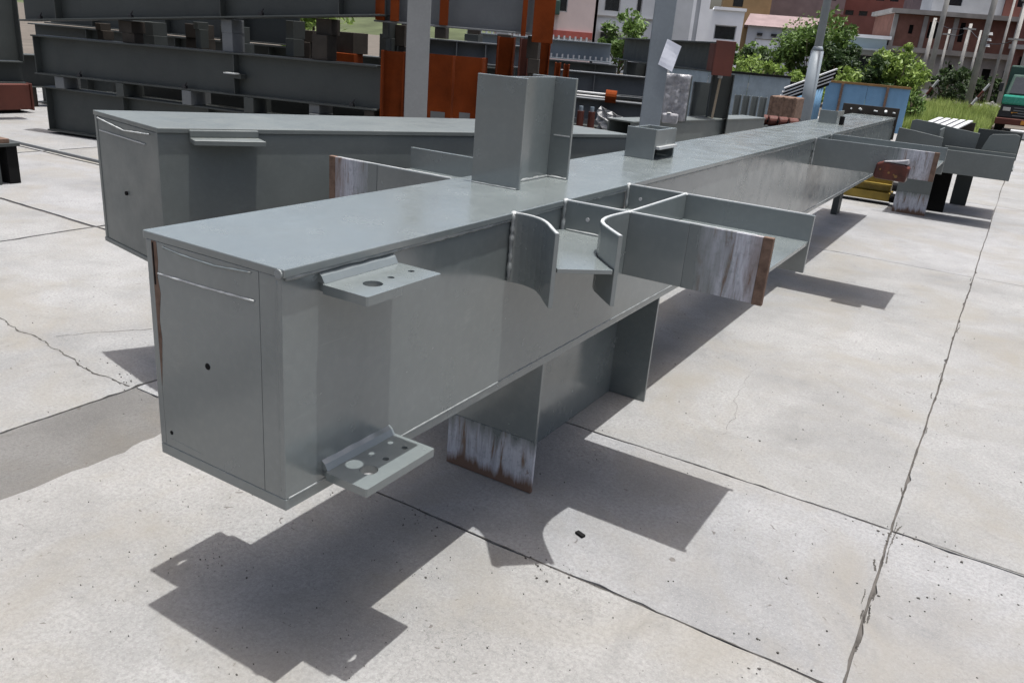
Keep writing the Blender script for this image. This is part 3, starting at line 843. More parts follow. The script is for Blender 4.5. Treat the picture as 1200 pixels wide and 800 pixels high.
OR = M['orange']
ORS = hstub('girder_stub', 'wide orange primed girder stub behind the pale grey post', (-4.50, 6.20), (-3.80, 6.52), .74, 1.43, .36, OR)
for k in range(1):
    q = Vector((-4.05 + .22 * k, 6.305 + .10 * k, .745))
    MB().obox(q - Vector((-.42, .91, 0)) * -.0 + Vector((.06, -.13, 0)), (.011, .005, 0), (-.055, .12, 0), (0, 0, .68)).build('stiffener', OR, ORS)
for k, (du, w_, h_) in enumerate(((.06, .10, .06), (.20, .16, .085), (.52, .12, .10))):
    q = Vector((-4.50, 6.20, .746)) + Vector((.909, .416, 0)) * du + Vector((.416, -.909, 0)) * .011
    MB().obox(q, Vector((.909, .416, 0)) * w_, Vector((.416, -.909, 0)) * .002, (0, 0, h_)).build('bare_patch', M['midgrey'], ORS)
hstub('girder_stub', 'narrow orange primed stub left of the pale grey post, against the girders', (-4.83, 6.07), (-4.60, 6.18), .70, 1.42, .22, OR)
ibeam('steel_girder', 'low grey girder under the orange stubs behind the angled column', (-4.9, 6.35), (-3.45, 7.02), .02, .66, .5, DK)
for k, (p0, p1) in enumerate((((-4.10, 7.22), (-3.93, 7.31)), ((-3.88, 7.36), (-3.78, 7.41)), ((-3.74, 7.44), (-3.58, 7.53)))):
    hstub('column_stub', ['left', 'middle', 'right'][k] + ' one of three dark orange stubs showing above the upright grey stub', p0, p1, 1.19, 1.66, .30, OR if k != 1 else M['redbrown'], group='dark orange stubs')
hstub('column_stub', 'short orange stub, left of the small pair beside the upright grey stub', (-3.52, 7.57), (-3.46, 7.60), 1.19, 1.43, .2, OR)
hstub('column_stub', 'short orange stub, right of the small pair beside the upright grey stub', (-3.43, 7.615), (-3.37, 7.645), 1.19, 1.42, .2, OR)
ibeam('steel_girder', 'grey girder carrying the dark orange stubs', (-4.7, 6.95), (-3.40, 7.64), .62, .55, .5, DK)
ibeam('steel_girder', 'grounded girder hidden below the orange stubs', (-4.7, 6.95), (-3.40, 7.64), .02, .58, .5, DK)
t, a, d, n = ibeam('steel_girder', 'grey girder with orange end plates cut by the photo top edge', (-4.98, 6.12), (-3.42, 6.84), 1.70, .62, .22, M['midgrey'])
for s, w, lo in ((.015, .10, 0), (.11, .09, 0), (.42, .09, 0.0), (.93, .05, -.04), (1.0, .22, -.09)):
    q = a + d * s - n * .15 + Vector((0, 0, .02 + lo))
    MB().obox(q, d.normalized() * w, n * .035, (0, 0, .66 - lo)).build('end_plate', OR, t, .003)
block('timber_prop', 'timber prop under the right end of the orange ended girder', (-3.45, 6.95), .12, .2, .70, 1.69, M['timber'], .4)
block('timber_prop', 'timber prop under the left end of the orange ended girder', (-4.9, 6.5), .12, .2, .70, 1.69, M['timber'], .4)

# posts
t = thing('steel_post', 'pale grey square post standing in front of the orange stubs', 'post', (-3.94, 5.53, 0))
MB().obox((-4.025, 5.445, .02), (.180, .140, 0), (-.140, .180, 0), (0, 0, 4.2)).build('shaft', M['post'], t, .008)
MB().obox((-4.10, 5.40, .001), (.28, .22, 0), (-.22, .28, 0), (0, 0, .0185)).build('base_plate', M['post'], t, .003)
t = thing('steel_post', 'blue grey square post with a white paper sheet taped to it', 'post', (-2.08, 7.16, 0))
MB().obox((-2.165, 7.05, .02), (.195, .085, 0), (-.085, .195, 0), (0, 0, 4.5)).build('shaft', M['bluepost'], t, .008)
MB().obox((-2.23, 7.00, .001), (.30, .13, 0), (-.13, .30, 0), (0, 0, .0185)).build('base_plate', M['bluepost'], t, .003)
pp_ = MB(); u = Vector((.195, .085, 0)).normalized(); nn = Vector((.4, -.917, 0))
rows = []
for i in range(7):
    for j in range(6):
        bend = .003 * math.sin(i * .9 + .3 * j) + .004
        rows.append(Vector((-2.055, 7.094, 1.52)) + u * (.15 * j / 5 - .01 + i * .010) + Vector((0, 0, .25 * i / 6 - .012 * j)) + nn * bend)
pp_.add(rows, [(i * 6 + j, i * 6 + j + 1, i * 6 + j + 7, i * 6 + j + 6) for i in range(6) for j in range(5)])
o = pp_.build('paper_sheet', M['paper']); tag(o, 'white paper sheet taped on the blue grey post', 'paper')
so = o.modifiers.new('thick', 'SOLIDIFY'); so.thickness = .0012

# ------------------------------------------------------------------ middle yard
MG = M['midgrey']
t, a, d, n = ibeam('steel_beam', 'pale grey beam with rows of shear studs far behind the upright stub', (-7.9, 12.1), (-5.52, 13.30), 1.37, .33, .3, M['bluepost'])
for i in range(26):
    q = a + d * (i / 26 + .02) - n * .10
    MB().cyl(q + Vector((0, 0, .0185)), q + Vector((0, 0, .085)), .018, n=6).build('shear_stud', M['white'], t)
for i in range(22):
    q = a + d * (i / 26 + .02) - n * .05 + Vector((0, 0, .3305))
    MB().cyl(q, q + Vector((0, 0, .07)), .018, n=6).build('shear_stud', M['white'], t)
for k, (z, h) in enumerate(((.02, .62), (.66, .68))):
    ibeam('steel_beam', ['ground level', 'upper'][k] + ' grey beam stacked below the beam with shear studs', (-7.8, 12.2), (-5.4, 13.4), z, h, .35, [MG, DK][k], stiff=(.3, .6, .85))
ibeam('steel_beam', 'grey beam on top of the middle stack left of the blue grey post', (-4.9, 10.27), (-3.3, 11.0), .97, .30, .25, MG, stiff=(.02, .3,))
ibeam('steel_beam', 'second grey beam from the top of the middle stack, in front', (-4.6, 9.32), (-2.9, 10.10), .66, .30, .25, MG, .64, stiff=(.5,))
ibeam('steel_beam', 'dark beam low in the middle stack', (-4.7, 9.40), (-2.8, 10.30), .02, .55, .28, DK)
ibeam('steel_beam', 'grey beam behind the middle stack, on the ground', (-4.9, 10.35), (-3.3, 11.1), .02, .93, .32, MG)
ibeam('steel_beam', 'narrow grey beam leaning low before the middle stack', (-4.3, 8.9), (-2.9, 9.35), .42, .22, .18, DK, .40)
ibeam('steel_beam', 'dark beam on the ground before the middle stack', (-4.4, 8.85), (-2.8, 9.35), .02, .38, .22, DK)
t = thing('pipe_bundle', 'thin pale pipes with an orange end cap on the middle stack', 'pipes', (-3.9, 9.4, .98))
for k, (dz, dy) in enumerate(((0, 0), (.045, .03))):
    bead([(-4.5, 9.25 + dy, .985 + dz), (-4.1, 9.38 + dy, .985 + dz), (-3.72, 9.52 + dy, .982 + dz)], .016, 'pipe', t, M['white'], .02, .1)
MB().cyl((-3.74, 9.50, 1.01), (-3.60, 9.56, 1.005), .085, n=16).build('end_cap', OR, t)
for k in range(3):
    x = -3.80 + k * .13; y = 8.60 + k * .06
    t = thing('pipe_stub', ['left', 'middle', 'right'][k] + ' of three small red brown pipe stubs beside the upright grey stub', 'pipe stub', (x, y, .62), 'small red brown pipe stubs')
    MB().cyl((x, y, .645), (x, y, .84), .045, n=14).build('pipe', M['redbrown'], t)
    MB().cyl((x, y, .622), (x, y, .6445), .055, n=14).build('collar', M['rust'], t)
    MB().cyl((x, y, .8405), (x, y, .90), .028, n=12).build('plug', M['palesheet'], t)
ibeam('steel_beam', 'grey beam carrying the three small pipe stubs', (-4.2, 8.40), (-3.2, 8.88), .02, .60, .25, MG)
t = thing('plastic_sheet', 'crumpled white plastic sheet beside the small pipe stubs', 'plastic sheet', (-3.35, 8.9, .62))
ws = MB(); rows = []
for i in range(9):
    for j in range(7):
        rows.append((-3.55 + j * .05 + .02 * math.sin(i), 8.92 + .04 * math.sin(i * 1.7 + j * 2.1) + j * .012, .63 + i * .035 - j * .018 * (i > 4)))
ws.add(rows, [(i * 7 + j, i * 7 + j + 1, i * 7 + j + 8, i * 7 + j + 7) for i in range(8) for j in range(6)])
o = ws.build('sheet', M['white'], t); o.modifiers.new('thick', 'SOLIDIFY').thickness = .002

# dark girder with red brown end, on its supports
t, a, d, n = ibeam('steel_girder', 'dark girder with a red brown end plate held high behind the post', (-4.90, 12.52), (-2.12, 9.35), 1.45, .36, .26, DK)
e = a + d * 1.0 - n * .13; dn = d.normalized()
MB().obox(e + Vector((0, 0, -.03)), dn * .03, n * .26, (0, 0, .41)).build('end_plate', M['redbrown'], t, .004)
MB().obox(e - n * .002 - dn * .17 + Vector((0, 0, .019)), dn * .1695, n * .012, (0, 0, .322)).build('end_plate', M['redbrown'], t, .002)
hstub('column_stub', 'dark stub column under the red brown ended girder', (-2.36, 9.75), (-2.10, 9.85), .45, 1.44, .3, DK)
hstub('column_stub', 'grey stub standing between the wrapped panel and the girder end', (-2.70, 10.05), (-2.34, 10.20), .62, 1.30, .2, M['paint2'])
hstub('column_stub', 'dark stub under the far end of the red brown ended girder', (-4.7, 12.2), (-4.4, 12.4), .02, 1.44, .3, DK)
ibeam('steel_beam', 'low grey beam under the stubs by the wrapped panel', (-3.0, 10.0), (-1.9, 10.35), .02, .42, .35, DK)
block('timber_prop', 'timber packing under the grey stub by the wrapped panel', (-2.52, 10.12), .3, .25, .445, .618, M['timber'], .35)
t = thing('wood_stake', 'thin tan wooden stake leaning by the red brown girder end', 'stake', (-2.25, 9.65, .45))
MB().obox((-2.27, 9.62, .46), (.03, .01, 0), (-.01, .03, 0), (.05, .0, .92)).build('stick', M['tan'], t, .003)
MB().obox((-2.24, 9.62, 1.3805), (.055, .01, 0), (-.01, .04, 0), (.0, .0, .05)).build('tip', M['plank'], t, .003)
# box beam behind post with wrapped panel
t = thing('box_beam', 'grey box beam running behind the long column toward the lamp post', 'steel beam', (-2.1, 9.1, 0))
bo = Vector((-2.50, 7.66, .40)); bd = Vector((.62, 3.3, 0)); bn = Vector((-3.3, .62, 0)).normalized() * .36
MB().obox(bo + Vector((0, 0, .46)), bd, bn, (0, 0, .018)).build('top_flange', M['paint2'], t, .003)
MB().obox(bo, bd, bn, (0, 0, .018)).build('bottom_flange', M['paint2'], t, .003)
MB().obox(bo + bn * .04 + Vector((0, 0, .0185)), bd, bn * .05, (0, 0, .441)).build('web', M['paint2'], t)
MB().obox(bo + bn * .91 + Vector((0, 0, .0185)), bd, bn * .05, (0, 0, .441)).build('web', M['paint2'], t)
block('packing_block', 'near packing block under the box beam behind the long column', (-2.55, 8.2), .4, .2, .002, .399, M['timber'], .18)
block('packing_block', 'far packing block under the box beam behind the long column', (-2.2, 10.4), .4, .2, .002, .399, M['timber'], .18)
wp = thing('wrapped_panel', 'steel panel wrapped in crumpled silver plastic beside the post', 'panel', (-2.25, 8.2, .88))
pv = MB(); rows = []
rr = random.Random(3)
for i in range(15):
    for j in range(13):
        x = -2.47 + .37 * j / 12; y = 8.10 + .135 * j / 12
        k = .018 * math.sin(j * 1.9 + .5 * math.sin(i * .8)) + .012 * rr.random() + .008 * math.sin(i * 2.3 + j)
        rows.append((x + k * .4, y - k, .90 + .52 * i / 14))
pv.add(rows, [(i * 13 + j, i * 13 + j + 1, i * 13 + j + 14, i * 13 + j + 13) for i in range(14) for j in range(12)])
o = pv.build('wrapping', M['wrap'], wp, smooth=True); o.modifiers.new('thick', 'SOLIDIFY').thickness = .003
MB().obox((-2.46, 8.155, .88), (.36, .13, 0), (-.02, .055, 0), (0, 0, .53)).build('plate', M['paint2'], wp, .002)
sb = thing('bundle', 'small pale wrapped bundle on top of the low lug box', 'bundle', (-2.2, 8.0, .88))
MB().obox((-2.27, 7.93, .8805), (.17, .06, 0), (-.03, .1, 0), (0, 0, .11)).build('pack', M['wrap'], sb, .02)
MB().obox((-2.22, 7.945, .991), (.04, .015, 0), (-.03, .1, 0), (0, 0, .008)).build('strap', M['white'], sb)

# four slim grey stubs in a row
for k in range(4):
    x, y = -2.75 + .125 * k, 12.20 + .04 * k
    hstub('column_stub', ['leftmost', 'second from left', 'third from left', 'rightmost'][k] + ' of four slim grey stubs in a row before the pale fence', (x, y), (x + .10, y + .033), .64, 1.10, .12, M['paint2'], group='row of slim grey stubs')
ibeam('steel_beam', 'dark beam on the ground under the row of slim stubs', (-3.1, 12.1), (-1.9, 12.5), .02, .61, .5, DK)
# rust brown crates and red rolls
t = thing('steel_crate', 'rust brown crate standing by the lamp post foot', 'crate', (-2.7, 15.6, 0))
MB().box(-3.00, -2.48, 15.3, 15.9, .62, 1.02).build('body', M['rust'], t, .02)
for x in (-2.98, -2.76, -2.54): MB().box(x, x + .04, 15.28, 15.2995, .62, 1.02).build('rib', M['rust'], t)
MB().box(-3.00, -2.48, 15.3, 15.9, .02, .6195).build('pallet', M['timber'], t)
for k in range(4):
    x = -2.55 + .17 * k
    t = thing('rope_roll', ['leftmost', 'second from left', 'third from left', 'rightmost'][k] + ' of four dull red rolls piled before the brown crate', 'roll', (x, 13.4, .60), 'dull red rolls')
    MB().cyl((x - .07, 13.33, .69), (x + .06, 13.43, .69), .085, n=16).build('roll', M['redbrown'], t, .02)
    MB().cyl((x - .08, 13.322, .69), (x - .0705, 13.3296, .69), .03, n=12).build('core', M['white'] if k == 0 else M['hole'], t)
ibeam('steel_beam', 'dark beam under the dull red rolls', (-2.85, 13.3), (-1.75, 13.5), .02, .58, .3, DK)
for k in range(4):
    z = .78 + .09 * k
    t = thing('roof_sheet', ['lowest', 'second from below', 'third from below', 'topmost'][k] + ' of four pale sheets propped askew by the lamp post', 'sheet', (-3.3, 19.2, z), 'pale sheets by the lamp post')
    o = Vector((-3.75 + .03 * k, 19.0, z))
    MB().obox(o, (1.05, .2, .52), (-.1, .35, 0), (0, 0, .03)).build('sheet', M['plank'], t, .004)
    MB().obox(o + Vector((.02, .02, -.055)), (1.0, .19, .495), (-.08, .30, 0), (0, 0, .05)).build('batten', M['hole'], t)
block('timber_prop', 'dark timber stack under the askew pale sheets', (-3.45, 19.3), .7, .6, .002, .72, M['timber'], .2)

# fences
def corrugated(name, label, p0, p1, z0, z1, m, pitch=.16, amp=.03, rail=None, posts=()):
    a = Vector((p0[0], p0[1], 0)); d = Vector((p1[0], p1[1], 0)) - a; L = d.length; u = d / L; n = Vector((-u.y, u.x, 0))
    t = thing(name, label, 'fence', ((p0[0] + p1[0]) / 2, (p0[1] + p1[1]) / 2, z0))
    npan = max(1, int(L / 1.0)); w = L / npan
    for k in range(npan):
        nseg = max(8, int(w / pitch * 6)); vs = []
        for i in range(nseg + 1):
            s = k * w + .004 + (w - .008) * i / nseg
            off = amp * math.sin(2 * math.pi * s / pitch)
            for zz in (z0, z1):
                q = a + u * s + n * (off + .012 * (k % 2)); vs.append((q.x, q.y, zz))
        b = MB(); b.add(vs, [(2 * i, 2 * i + 2, 2 * i + 3, 2 * i + 1) for i in range(nseg)])
        o = b.build('sheet_panel', m, t, smooth=amp > .006); o.modifiers.new('thick', 'SOLIDIFY').thickness = .004
    if rail:
        MB().obox(a - n * .035 + Vector((0, 0, z1)), u * L, n * .07, (0, 0, .06)).build('top_rail', rail, t, .004)
    for s in posts:
        MB().obox(a + u * (s * L) - n * .075 + Vector((0, 0, z0)), u * .07, n * .055, (0, 0, z1 - z0 - .001)).build('post', M['rust'], t, .004)
    return t


corrugated('sheet_fence', 'pale corrugated sheet fence behind the slim grey stubs', (-7.4, 21.25), (-4.30, 22.15), .0, 1.24, M['palesheet'], .16, .006, rail=M['hole'])
corrugated('sheet_fence', 'blue corrugated sheet fence with a brown top rail', (-3.80, 24.30), (-1.62, 24.68), .0, 1.20, M['bluesheet'], .22, .004, rail=M['ochre'], posts=(.18, .72))
corrugated('sheet_fence', 'dim blue sheet side fence running back behind the lamp post', (-4.3, 22.2), (-3.85, 24.2), .0, 1.1, M['bluesheet'], rail=M['hole'])

# lamp post
t = thing('lamp_post', 'tall blue grey lamp post with a thicker lower sleeve', 'lamp post', (-2.95, 18.36, 0))
MB().cyl((-2.95, 18.36, .0), (-2.95, 18.36, 1.92), .145, .135, 20).build('sleeve', M['bluepost'], t, smooth=True)
MB().cyl((-2.95, 18.36, 1.9205), (-2.95, 18.36, 2.02), .135, .088, 20).build('shoulder', M['bluepost'], t, smooth=True)
MB().cyl((-2.95, 18.36, 2.0205), (-2.95, 18.36, 7.5), .088, .06, 18).build('shaft', M['bluepost'], t, smooth=True)
MB().cyl((-2.95, 18.36, 7.4), (-1.9, 18.2, 7.8), .04, .03, 10).build('arm', M['bluepost'], t)
MB().obox((-2.0, 18.1, 7.76), (.6, -.09, .12), (.03, .2, 0), (0, 0, .09)).build('lamp_head', M['post'], t, .02)

# white slats pile
t = thing('plank_pile', 'pile of pale planks laid side by side before the tall grass', 'plank pile', (-.15, 19.7, 0))
for k in range(5):
    x = -.62 + .155 * k
    MB().obox((x, 18.7, .60), (.105, 0, 0), (.16, 2.1, .10), (0, 0, .03)).build('plank', M['plank'], t, .004)
MB().box(-.62, .22, 18.85, 18.95, .45, .5995).build('bearer', M['timber'], t)
MB().box(-.5, .34, 20.55, 20.65, .45, .6905).build('bearer', M['timber'], t)
for x in (-.5, .1): MB().box(x, x + .12, 18.8, 20.7, .002, .4495).build('trestle', M['timber'], t)

# ------------------------------------------------------------------ left edge bits
t = thing('steel_stub', 'dark red primed block stub lying on the ground at the far left', 'steel stub', (-12.0, 5.4, 0))
MB().box(-12.3, -11.66, 4.7, 6.00, .05, .42).build('body', M['redbrown'], t, .012)
MB().box(-12.3, -11.64, 6.0005, 6.03, .04, .43).build('end_plate', M['redbrown'], t, .004)
MB().box(-12.2, -11.8, 4.8, 5.9, .001, .0495).build('packing', M['timber'], t)
t = thing('steel_trestle', 'dark low trestle with a rusty top cut by the left photo edge', 'trestle', (-6.75, 2.7, 0))
MB().box(-6.92, -6.66, 2.35, 2.97, .375, .415).build('top', M['rust'], t, .004)
MB().box(-6.95, -6.64, 2.33, 3.05, .345, .3745).build('top_flange', DK, t, .003)
MB().box(-6.93, -6.66, 2.93, 3.03, .002, .3445).build('leg', M['hole'], t, .003)
MB().box(-6.93, -6.66, 2.70, 2.86, .002, .3445).build('leg', DK, t, .003)
MB().box(-6.93, -6.66, 2.35, 2.45, .002, .3445).build('leg', DK, t, .003)
hstub('steel_column_piece', 'grey upright column piece at the upper left corner of the view', (-11.10, 4.7), (-11.00, 5.55), .80, 2.3, .25, DK)
ibeam('steel_beam', 'grey beam under the upright piece at the upper left', (-11.35, 3.9), (-11.02, 5.56), .50, .295, .25, DK)
block('packing_block', 'timber packing under the grey beam at the upper left', (-11.25, 4.3), .35, .35, .002, .498, M['timber'], .1)
ibeam('steel_beam', 'dark beam lying behind the red primed block at the far left', (-12.9, 4.6), (-12.4, 7.0), .30, .50, .3, DK)
block('packing_block', 'timber packing under the dark beam behind the red block', (-12.55, 6.3), .35, .35, .002, .298, M['timber'], .1)
# raised pale kerb along the left joint
kb = MB(); kb.obox((-9.4, 4.26, .001), (2.9, .0, 0), (0, .07, 0), (0, 0, .05)); kb.obox((-6.5, 4.26, .001), (2.6, .0, 0), (0, .07, 0), (0, 0, .05))
k1 = MB().box(-9.4, -6.5, 4.23, 4.28, .001, .035).build('steel_rail', M['post'], bevel=.006); tag(k1, 'low pale rail on the slabs at the left, nearer the stack', 'rail')
k2 = MB().box(-6.49, -3.4, 4.23, 4.28, .001, .035).build('steel_rail', M['post'], bevel=.006); tag(k2, 'low pale rail on the slabs passing behind the angled column', 'rail')

# ------------------------------------------------------------------ truck
t = thing('truck', 'small green truck with a black grille parked at the right edge', 'truck', (1.5, 32.0, 0))
TE, BK = M['teal'], M['black']
x0, x1 = .42, 2.35; y0 = 30.8
MB().box(x0 + .05, x1 - .05, y0 + .02, y0 + 1.5, .92, 1.22).build('cab_front', TE, t, .06)
MB().box(x0 + .06, x1 - .06, y0 + .06, y0 + 1.5, .50, .9195).build('cab_lower', BK, t, .04)
MB().add([(x0 + .10, y0 + .10, 1.2205), (x1 - .10, y0 + .10, 1.2205), (x1 - .10, y0 + 1.5, 1.2205), (x0 + .10, y0 + 1.5, 1.2205),
          (x0 + .18, y0 + .42, 1.86), (x1 - .18, y0 + .42, 1.86), (x1 - .18, y0 + 1.4, 1.86), (x0 + .18, y0 + 1.4, 1.86)],
         [(0, 3, 2, 1), (4, 5, 6, 7), (0, 1, 5, 4), (1, 2, 6, 5), (2, 3, 7, 6), (3, 0, 4, 7)]).build('cab_upper', M['darkgreen'], t, .04)
MB().add([(x0 + .20, y0 + .105, 1.28), (x1 - .20, y0 + .105, 1.28), (x1 - .26, y0 + .36, 1.78), (x0 + .26, y0 + .36, 1.78),
          (x0 + .20, y0 + .14, 1.28), (x1 - .20, y0 + .14, 1.28), (x1 - .26, y0 + .40, 1.78), (x0 + .26, y0 + .40, 1.78)],
         [(0, 1, 2, 3), (7, 6, 5, 4), (0, 4, 5, 1), (1, 5, 6, 2), (2, 6, 7, 3), (3, 7, 4, 0)]).build('windscreen', M['glass'], t)
for k in range(4): MB().box(x0 + .45, x1 - .45, y0 + .03, y0 + .0595, .58 + .08 * k, .61 + .08 * k).build('grille_bar', M['midgrey'], t)
for x in (x0 + .14, x1 - .36): MB().box(x, x + .22, y0 + .03, y0 + .0595, .72, .84).build('headlight', M['lamp'], t, .01)
for x in (x0 + .40, x1 - .58): MB().box(x, x + .18, y0 + .03, y0 + .0595, .66, .70).build('indicator', M['amber'], t, .005)
MB().box(x0, x1, y0 - .06, y0 + .10, .30, .4995).build('bumper', M['redbrown'], t, .02)
MB().box(x0 + .75, x1 - .75, y0 - .075, y0 - .0605, .34, .46).build('number_plate', M['amber'], t)
MB().box(x0 + .02, x1 - .02, y0 + 1.55, y0 + 5.0, .78, 2.15).build('cargo_cover', M['darkgreen'], t, .05)
MB().box(x0 + .1, x1 - .1, y0 + .4, y0 + 5.0, .50, .62).build('chassis', BK, t)
for x in (x0 + .02, x1 - .26):
    for y in (y0 + .75, y0 + 4.0):
        w = MB().cyl((x, y, .36), (x + .24, y, .36), .36, n=24).build('wheel', M['rubber'], t, .02)
        MB().cyl((x - .004, y, .36), (x - .0005, y, .36), .2, n=16).build('rim', M['midgrey'], w)
for x in (x0 - .14, x1 + .02): MB().box(x, x + .12, y0 + .18, y0 + .24, 1.3, 1.58).build('mirror', BK, t, .02)
tb = thing('white_box', 'white box standing on the ground before the green truck', 'box', (1.35, 28.6, 0))
MB().box(1.0, 1.7, 28.3, 28.9, .02, .22).build('body', M['white'], tb, .03)
MB().box(.97, 1.73, 28.27, 28.93, .2205, .26).build('lid', M['white'], tb, .01)

# ------------------------------------------------------------------ vegetation
def tree(name, label, c, rx, ry, z0, z1, nleaf, size, m, group=None, seed=0, clumps=26, cat='tree'):
    r = random.Random(seed)
    t = thing(name, label, cat, (c[0], c[1], 0), group)
    tr = MB()
    zc = (z0 + z1) / 2
    tr.cyl((c[0], c[1], -.02), (c[0] + r.uniform(-.05, .05), c[1], zc), .035 + .05 * (z1 - z0) / 3, .03, 8)
    for k in range(6):
        a = r.random() * 6.28; q = r.uniform(.5, .8)
        tr.cyl((c[0], c[1], z0 * .6 + .3 * (zc - z0 * .6) * r.random() + .1), (c[0] + math.cos(a) * rx * q, c[1] + math.sin(a) * ry * q, zc + (z1 - zc) * r.uniform(-.3, .7)), .03, .01, 6)
    tr.build('trunk', M['bark'], t, smooth=True)
    cl = []
    for k in range(clumps):
        while True:
            p = Vector((r.uniform(-1, 1), r.uniform(-1, 1), r.uniform(-1, 1)))
            if .35 < p.length < 1: break
        f_ = r.uniform(.75, 1.08); cl.append((c[0] + p.x * rx * f_, c[1] + p.y * ry * f_, zc + p.z * (z1 - z0) / 2 * f_, r.choice((.12, .18, .24, .30, .38))))
    b = MB(); vs = []; fs = []
    sc = min(rx, (z1 - z0) / 2)
    for i in range(nleaf):
        q = cl[min(r.randrange(clumps), r.randrange(clumps))]
        rad = q[3] * sc * 1.25
        p = Vector((r.gauss(0, 1), r.gauss(0, 1), r.gauss(0, .8))).normalized() * rad * (r.random() ** .4)
        p = Vector((q[0], q[1], q[2])) + p
        n1 = Vector((r.gauss(0, 1), r.gauss(0, 1), r.gauss(.6, 1))).normalized()
        u = n1.orthogonal().normalized(); u = (Matrix.Rotation(r.random() * 6.28, 3, n1) @ u); w = n1.cross(u)
        s = size * r.choice((.5, .7, .9, 1.1, 1.5))
        k = len(vs)
        vs += [p - u * s, p + w * s * .45 + n1 * s * .12, p + u * s, p - w * s * .45 + n1 * s * .12]
        fs.append((k, k + 1, k + 2, k + 3))
    b.add(vs, fs)
    b.build('crown', m, t)
    return t


tree('small_tree', 'small leafy tree before the pink and grey houses', (-13.2, 30.7), 1.05, 1.0, .9, 3.0, 2600, .10, M['leaf'], seed=1)
tree('broad_tree', 'tall dense tree right behind the lamp post', (-7.35, 37.9), 1.75, 1.5, .5, 3.75, 6500, .11, M['leaf'], seed=2, clumps=44)
tree('broad_tree', 'dark lower tree just right of the lamp post', (-6.1, 36.9), .95, 1.0, .4, 2.9, 3000, .10, M['leaf_dark'], seed=3)
tree('shrub', 'dark shrub above the pale fence, left of the tall tree', (-9.4, 38.6), 1.5, 1.0, .3, 2.2, 3600, .10, M['leaf_dark'], seed=4, cat='shrub')
tree('shrub', 'bright green shrub growing right behind the pale fence', (-7.3, 29.5), 1.35, .8, .3, 1.75, 3400, .085, M['leaf_bright'], seed=5, cat='shrub')
tree('shrub', 'low bright shrub beside the lamp post above the fence corner', (-5.4, 29.5), .9, .7, .2, 1.35, 1800, .08, M['leaf_bright'], seed=6, cat='shrub')
tree('leafy_tree', 'leafy bright tree behind the right half of the blue fence', (-3.55, 36.4), 1.15, 1.0, .3, 2.75, 3800, .10, M['leaf_bright'], seed=7, clumps=34)
tree('leafy_tree', 'darker tree in the middle behind the blue fence', (-4.35, 35.6), .9, .8, .3, 2.25, 2600, .10, M['leaf_dark'], seed=8)
tree('shrub', 'yellowish climbing plant over the left end of the blue fence', (-4.9, 33.5), .55, .5, .3, 1.7, 1400, .08, M['leaf_bright'], seed=9, cat='shrub')
tree('shrub', 'small shrub at the right end of the blue fence', (-1.75, 27.5), .45, .4, .1, 1.1, 900, .06, M['leaf'], seed=10, cat='shrub')
for k, (x, y, h) in enumerate(((-2.9, 52, 2.2), (-1.2, 55, 1.9), (-4.4, 56, 2.4), (.6, 58, 1.7))):
    tree('shrub', ['leftmost of the dim shrubs under the unfinished brick building', 'dim shrub between the slender poles before the brick building', 'dim shrub behind the bright tree at the brick building', 'dim shrub near the truck before the brick building'][k], (x if k != 2 else -5.9, y), 1.4, 1.2, .1, h, 2200, .12, M['leaf_dark'], seed=20 + k, cat='shrub', group='dim shrubs before the brick building')
tree('shrub', 'tall bush row before the white building, left part', (-17.5, 52), 2.0, 1.4, .2, 2.2, 2600, .13, M['leaf'], seed=30, cat='shrub')
tree('shrub', 'tall bush row before the white building, right part', (-13.6, 50), 2.2, 1.4, .2, 2.5, 3000, .13, M['leaf'], seed=31, cat='shrub')
tree('broad_tree', 'tree glimpsed through the gap under the tilted top girder', (-13.9, 14.3), 1.0, 1.0, .6, 2.6, 2600, .10, M['leaf_bright'], seed=32)
# grass
gb = MB(); r = random.Random(77); vs = []; fs = []
for i in range(26000):
    y = 25.2 + 22 * r.random() ** 1.3; x = r.uniform(-3.2 - (y - 25) * .12, .25 + (y - 25) * .02) if y < 31.5 else r.uniform(-4.6, .25)
    if y < 25.6 and x < -1.4: continue
    h = r.uniform(.25, .62) * (.7 + .5 * math.sin(x * 1.7 + y * .6) ** 2); w = r.uniform(.008, .018)
    a = r.random() * 6.28; l = r.uniform(.05, .3) * h; k = len(vs)
    dx, dy = math.cos(a) * w, math.sin(a) * w; ex, ey = math.cos(a + 1.3) * l, math.sin(a + 1.3) * l
    vs += [(x - dx, y - dy, -.03), (x + dx, y + dy, -.03), (x + ex * .4 + dx * .7, y + ey * .4 + dy * .7, h * .6), (x + ex * .4 - dx * .7, y + ey * .4 - dy * .7, h * .6), (x + ex, y + ey, h)]
    fs += [(k, k + 1, k + 2, k + 3), (k + 3, k + 2, k + 4)]
gb.add(vs, fs); go = gb.build('grass', M['grass']); tag(go, 'tall bright green grass behind the plank pile', 'grass', kind='stuff')
# rubble
for k in range(22):
    pass
rb = MB()
r = random.Random(9)
for i in range(150):
    x, y = r.uniform(-1.6, .6), r.uniform(47.5, 50); s = r.uniform(.08, .25)
    z = r.uniform(0, .5) * (1 - abs(x + .5) / 1.6)
    u = Vector((r.gauss(0, 1), r.gauss(0, 1), r.gauss(0, 1))).normalized(); w = u.orthogonal().normalized(); v = u.cross(w)
    rb.obox(Vector((x, y, z)), u * s, w * s * .7, v * s * .5)
tag(rb.build('rubble', M['concrete']), 'heap of broken brick rubble behind the grass', 'rubble', kind='stuff')

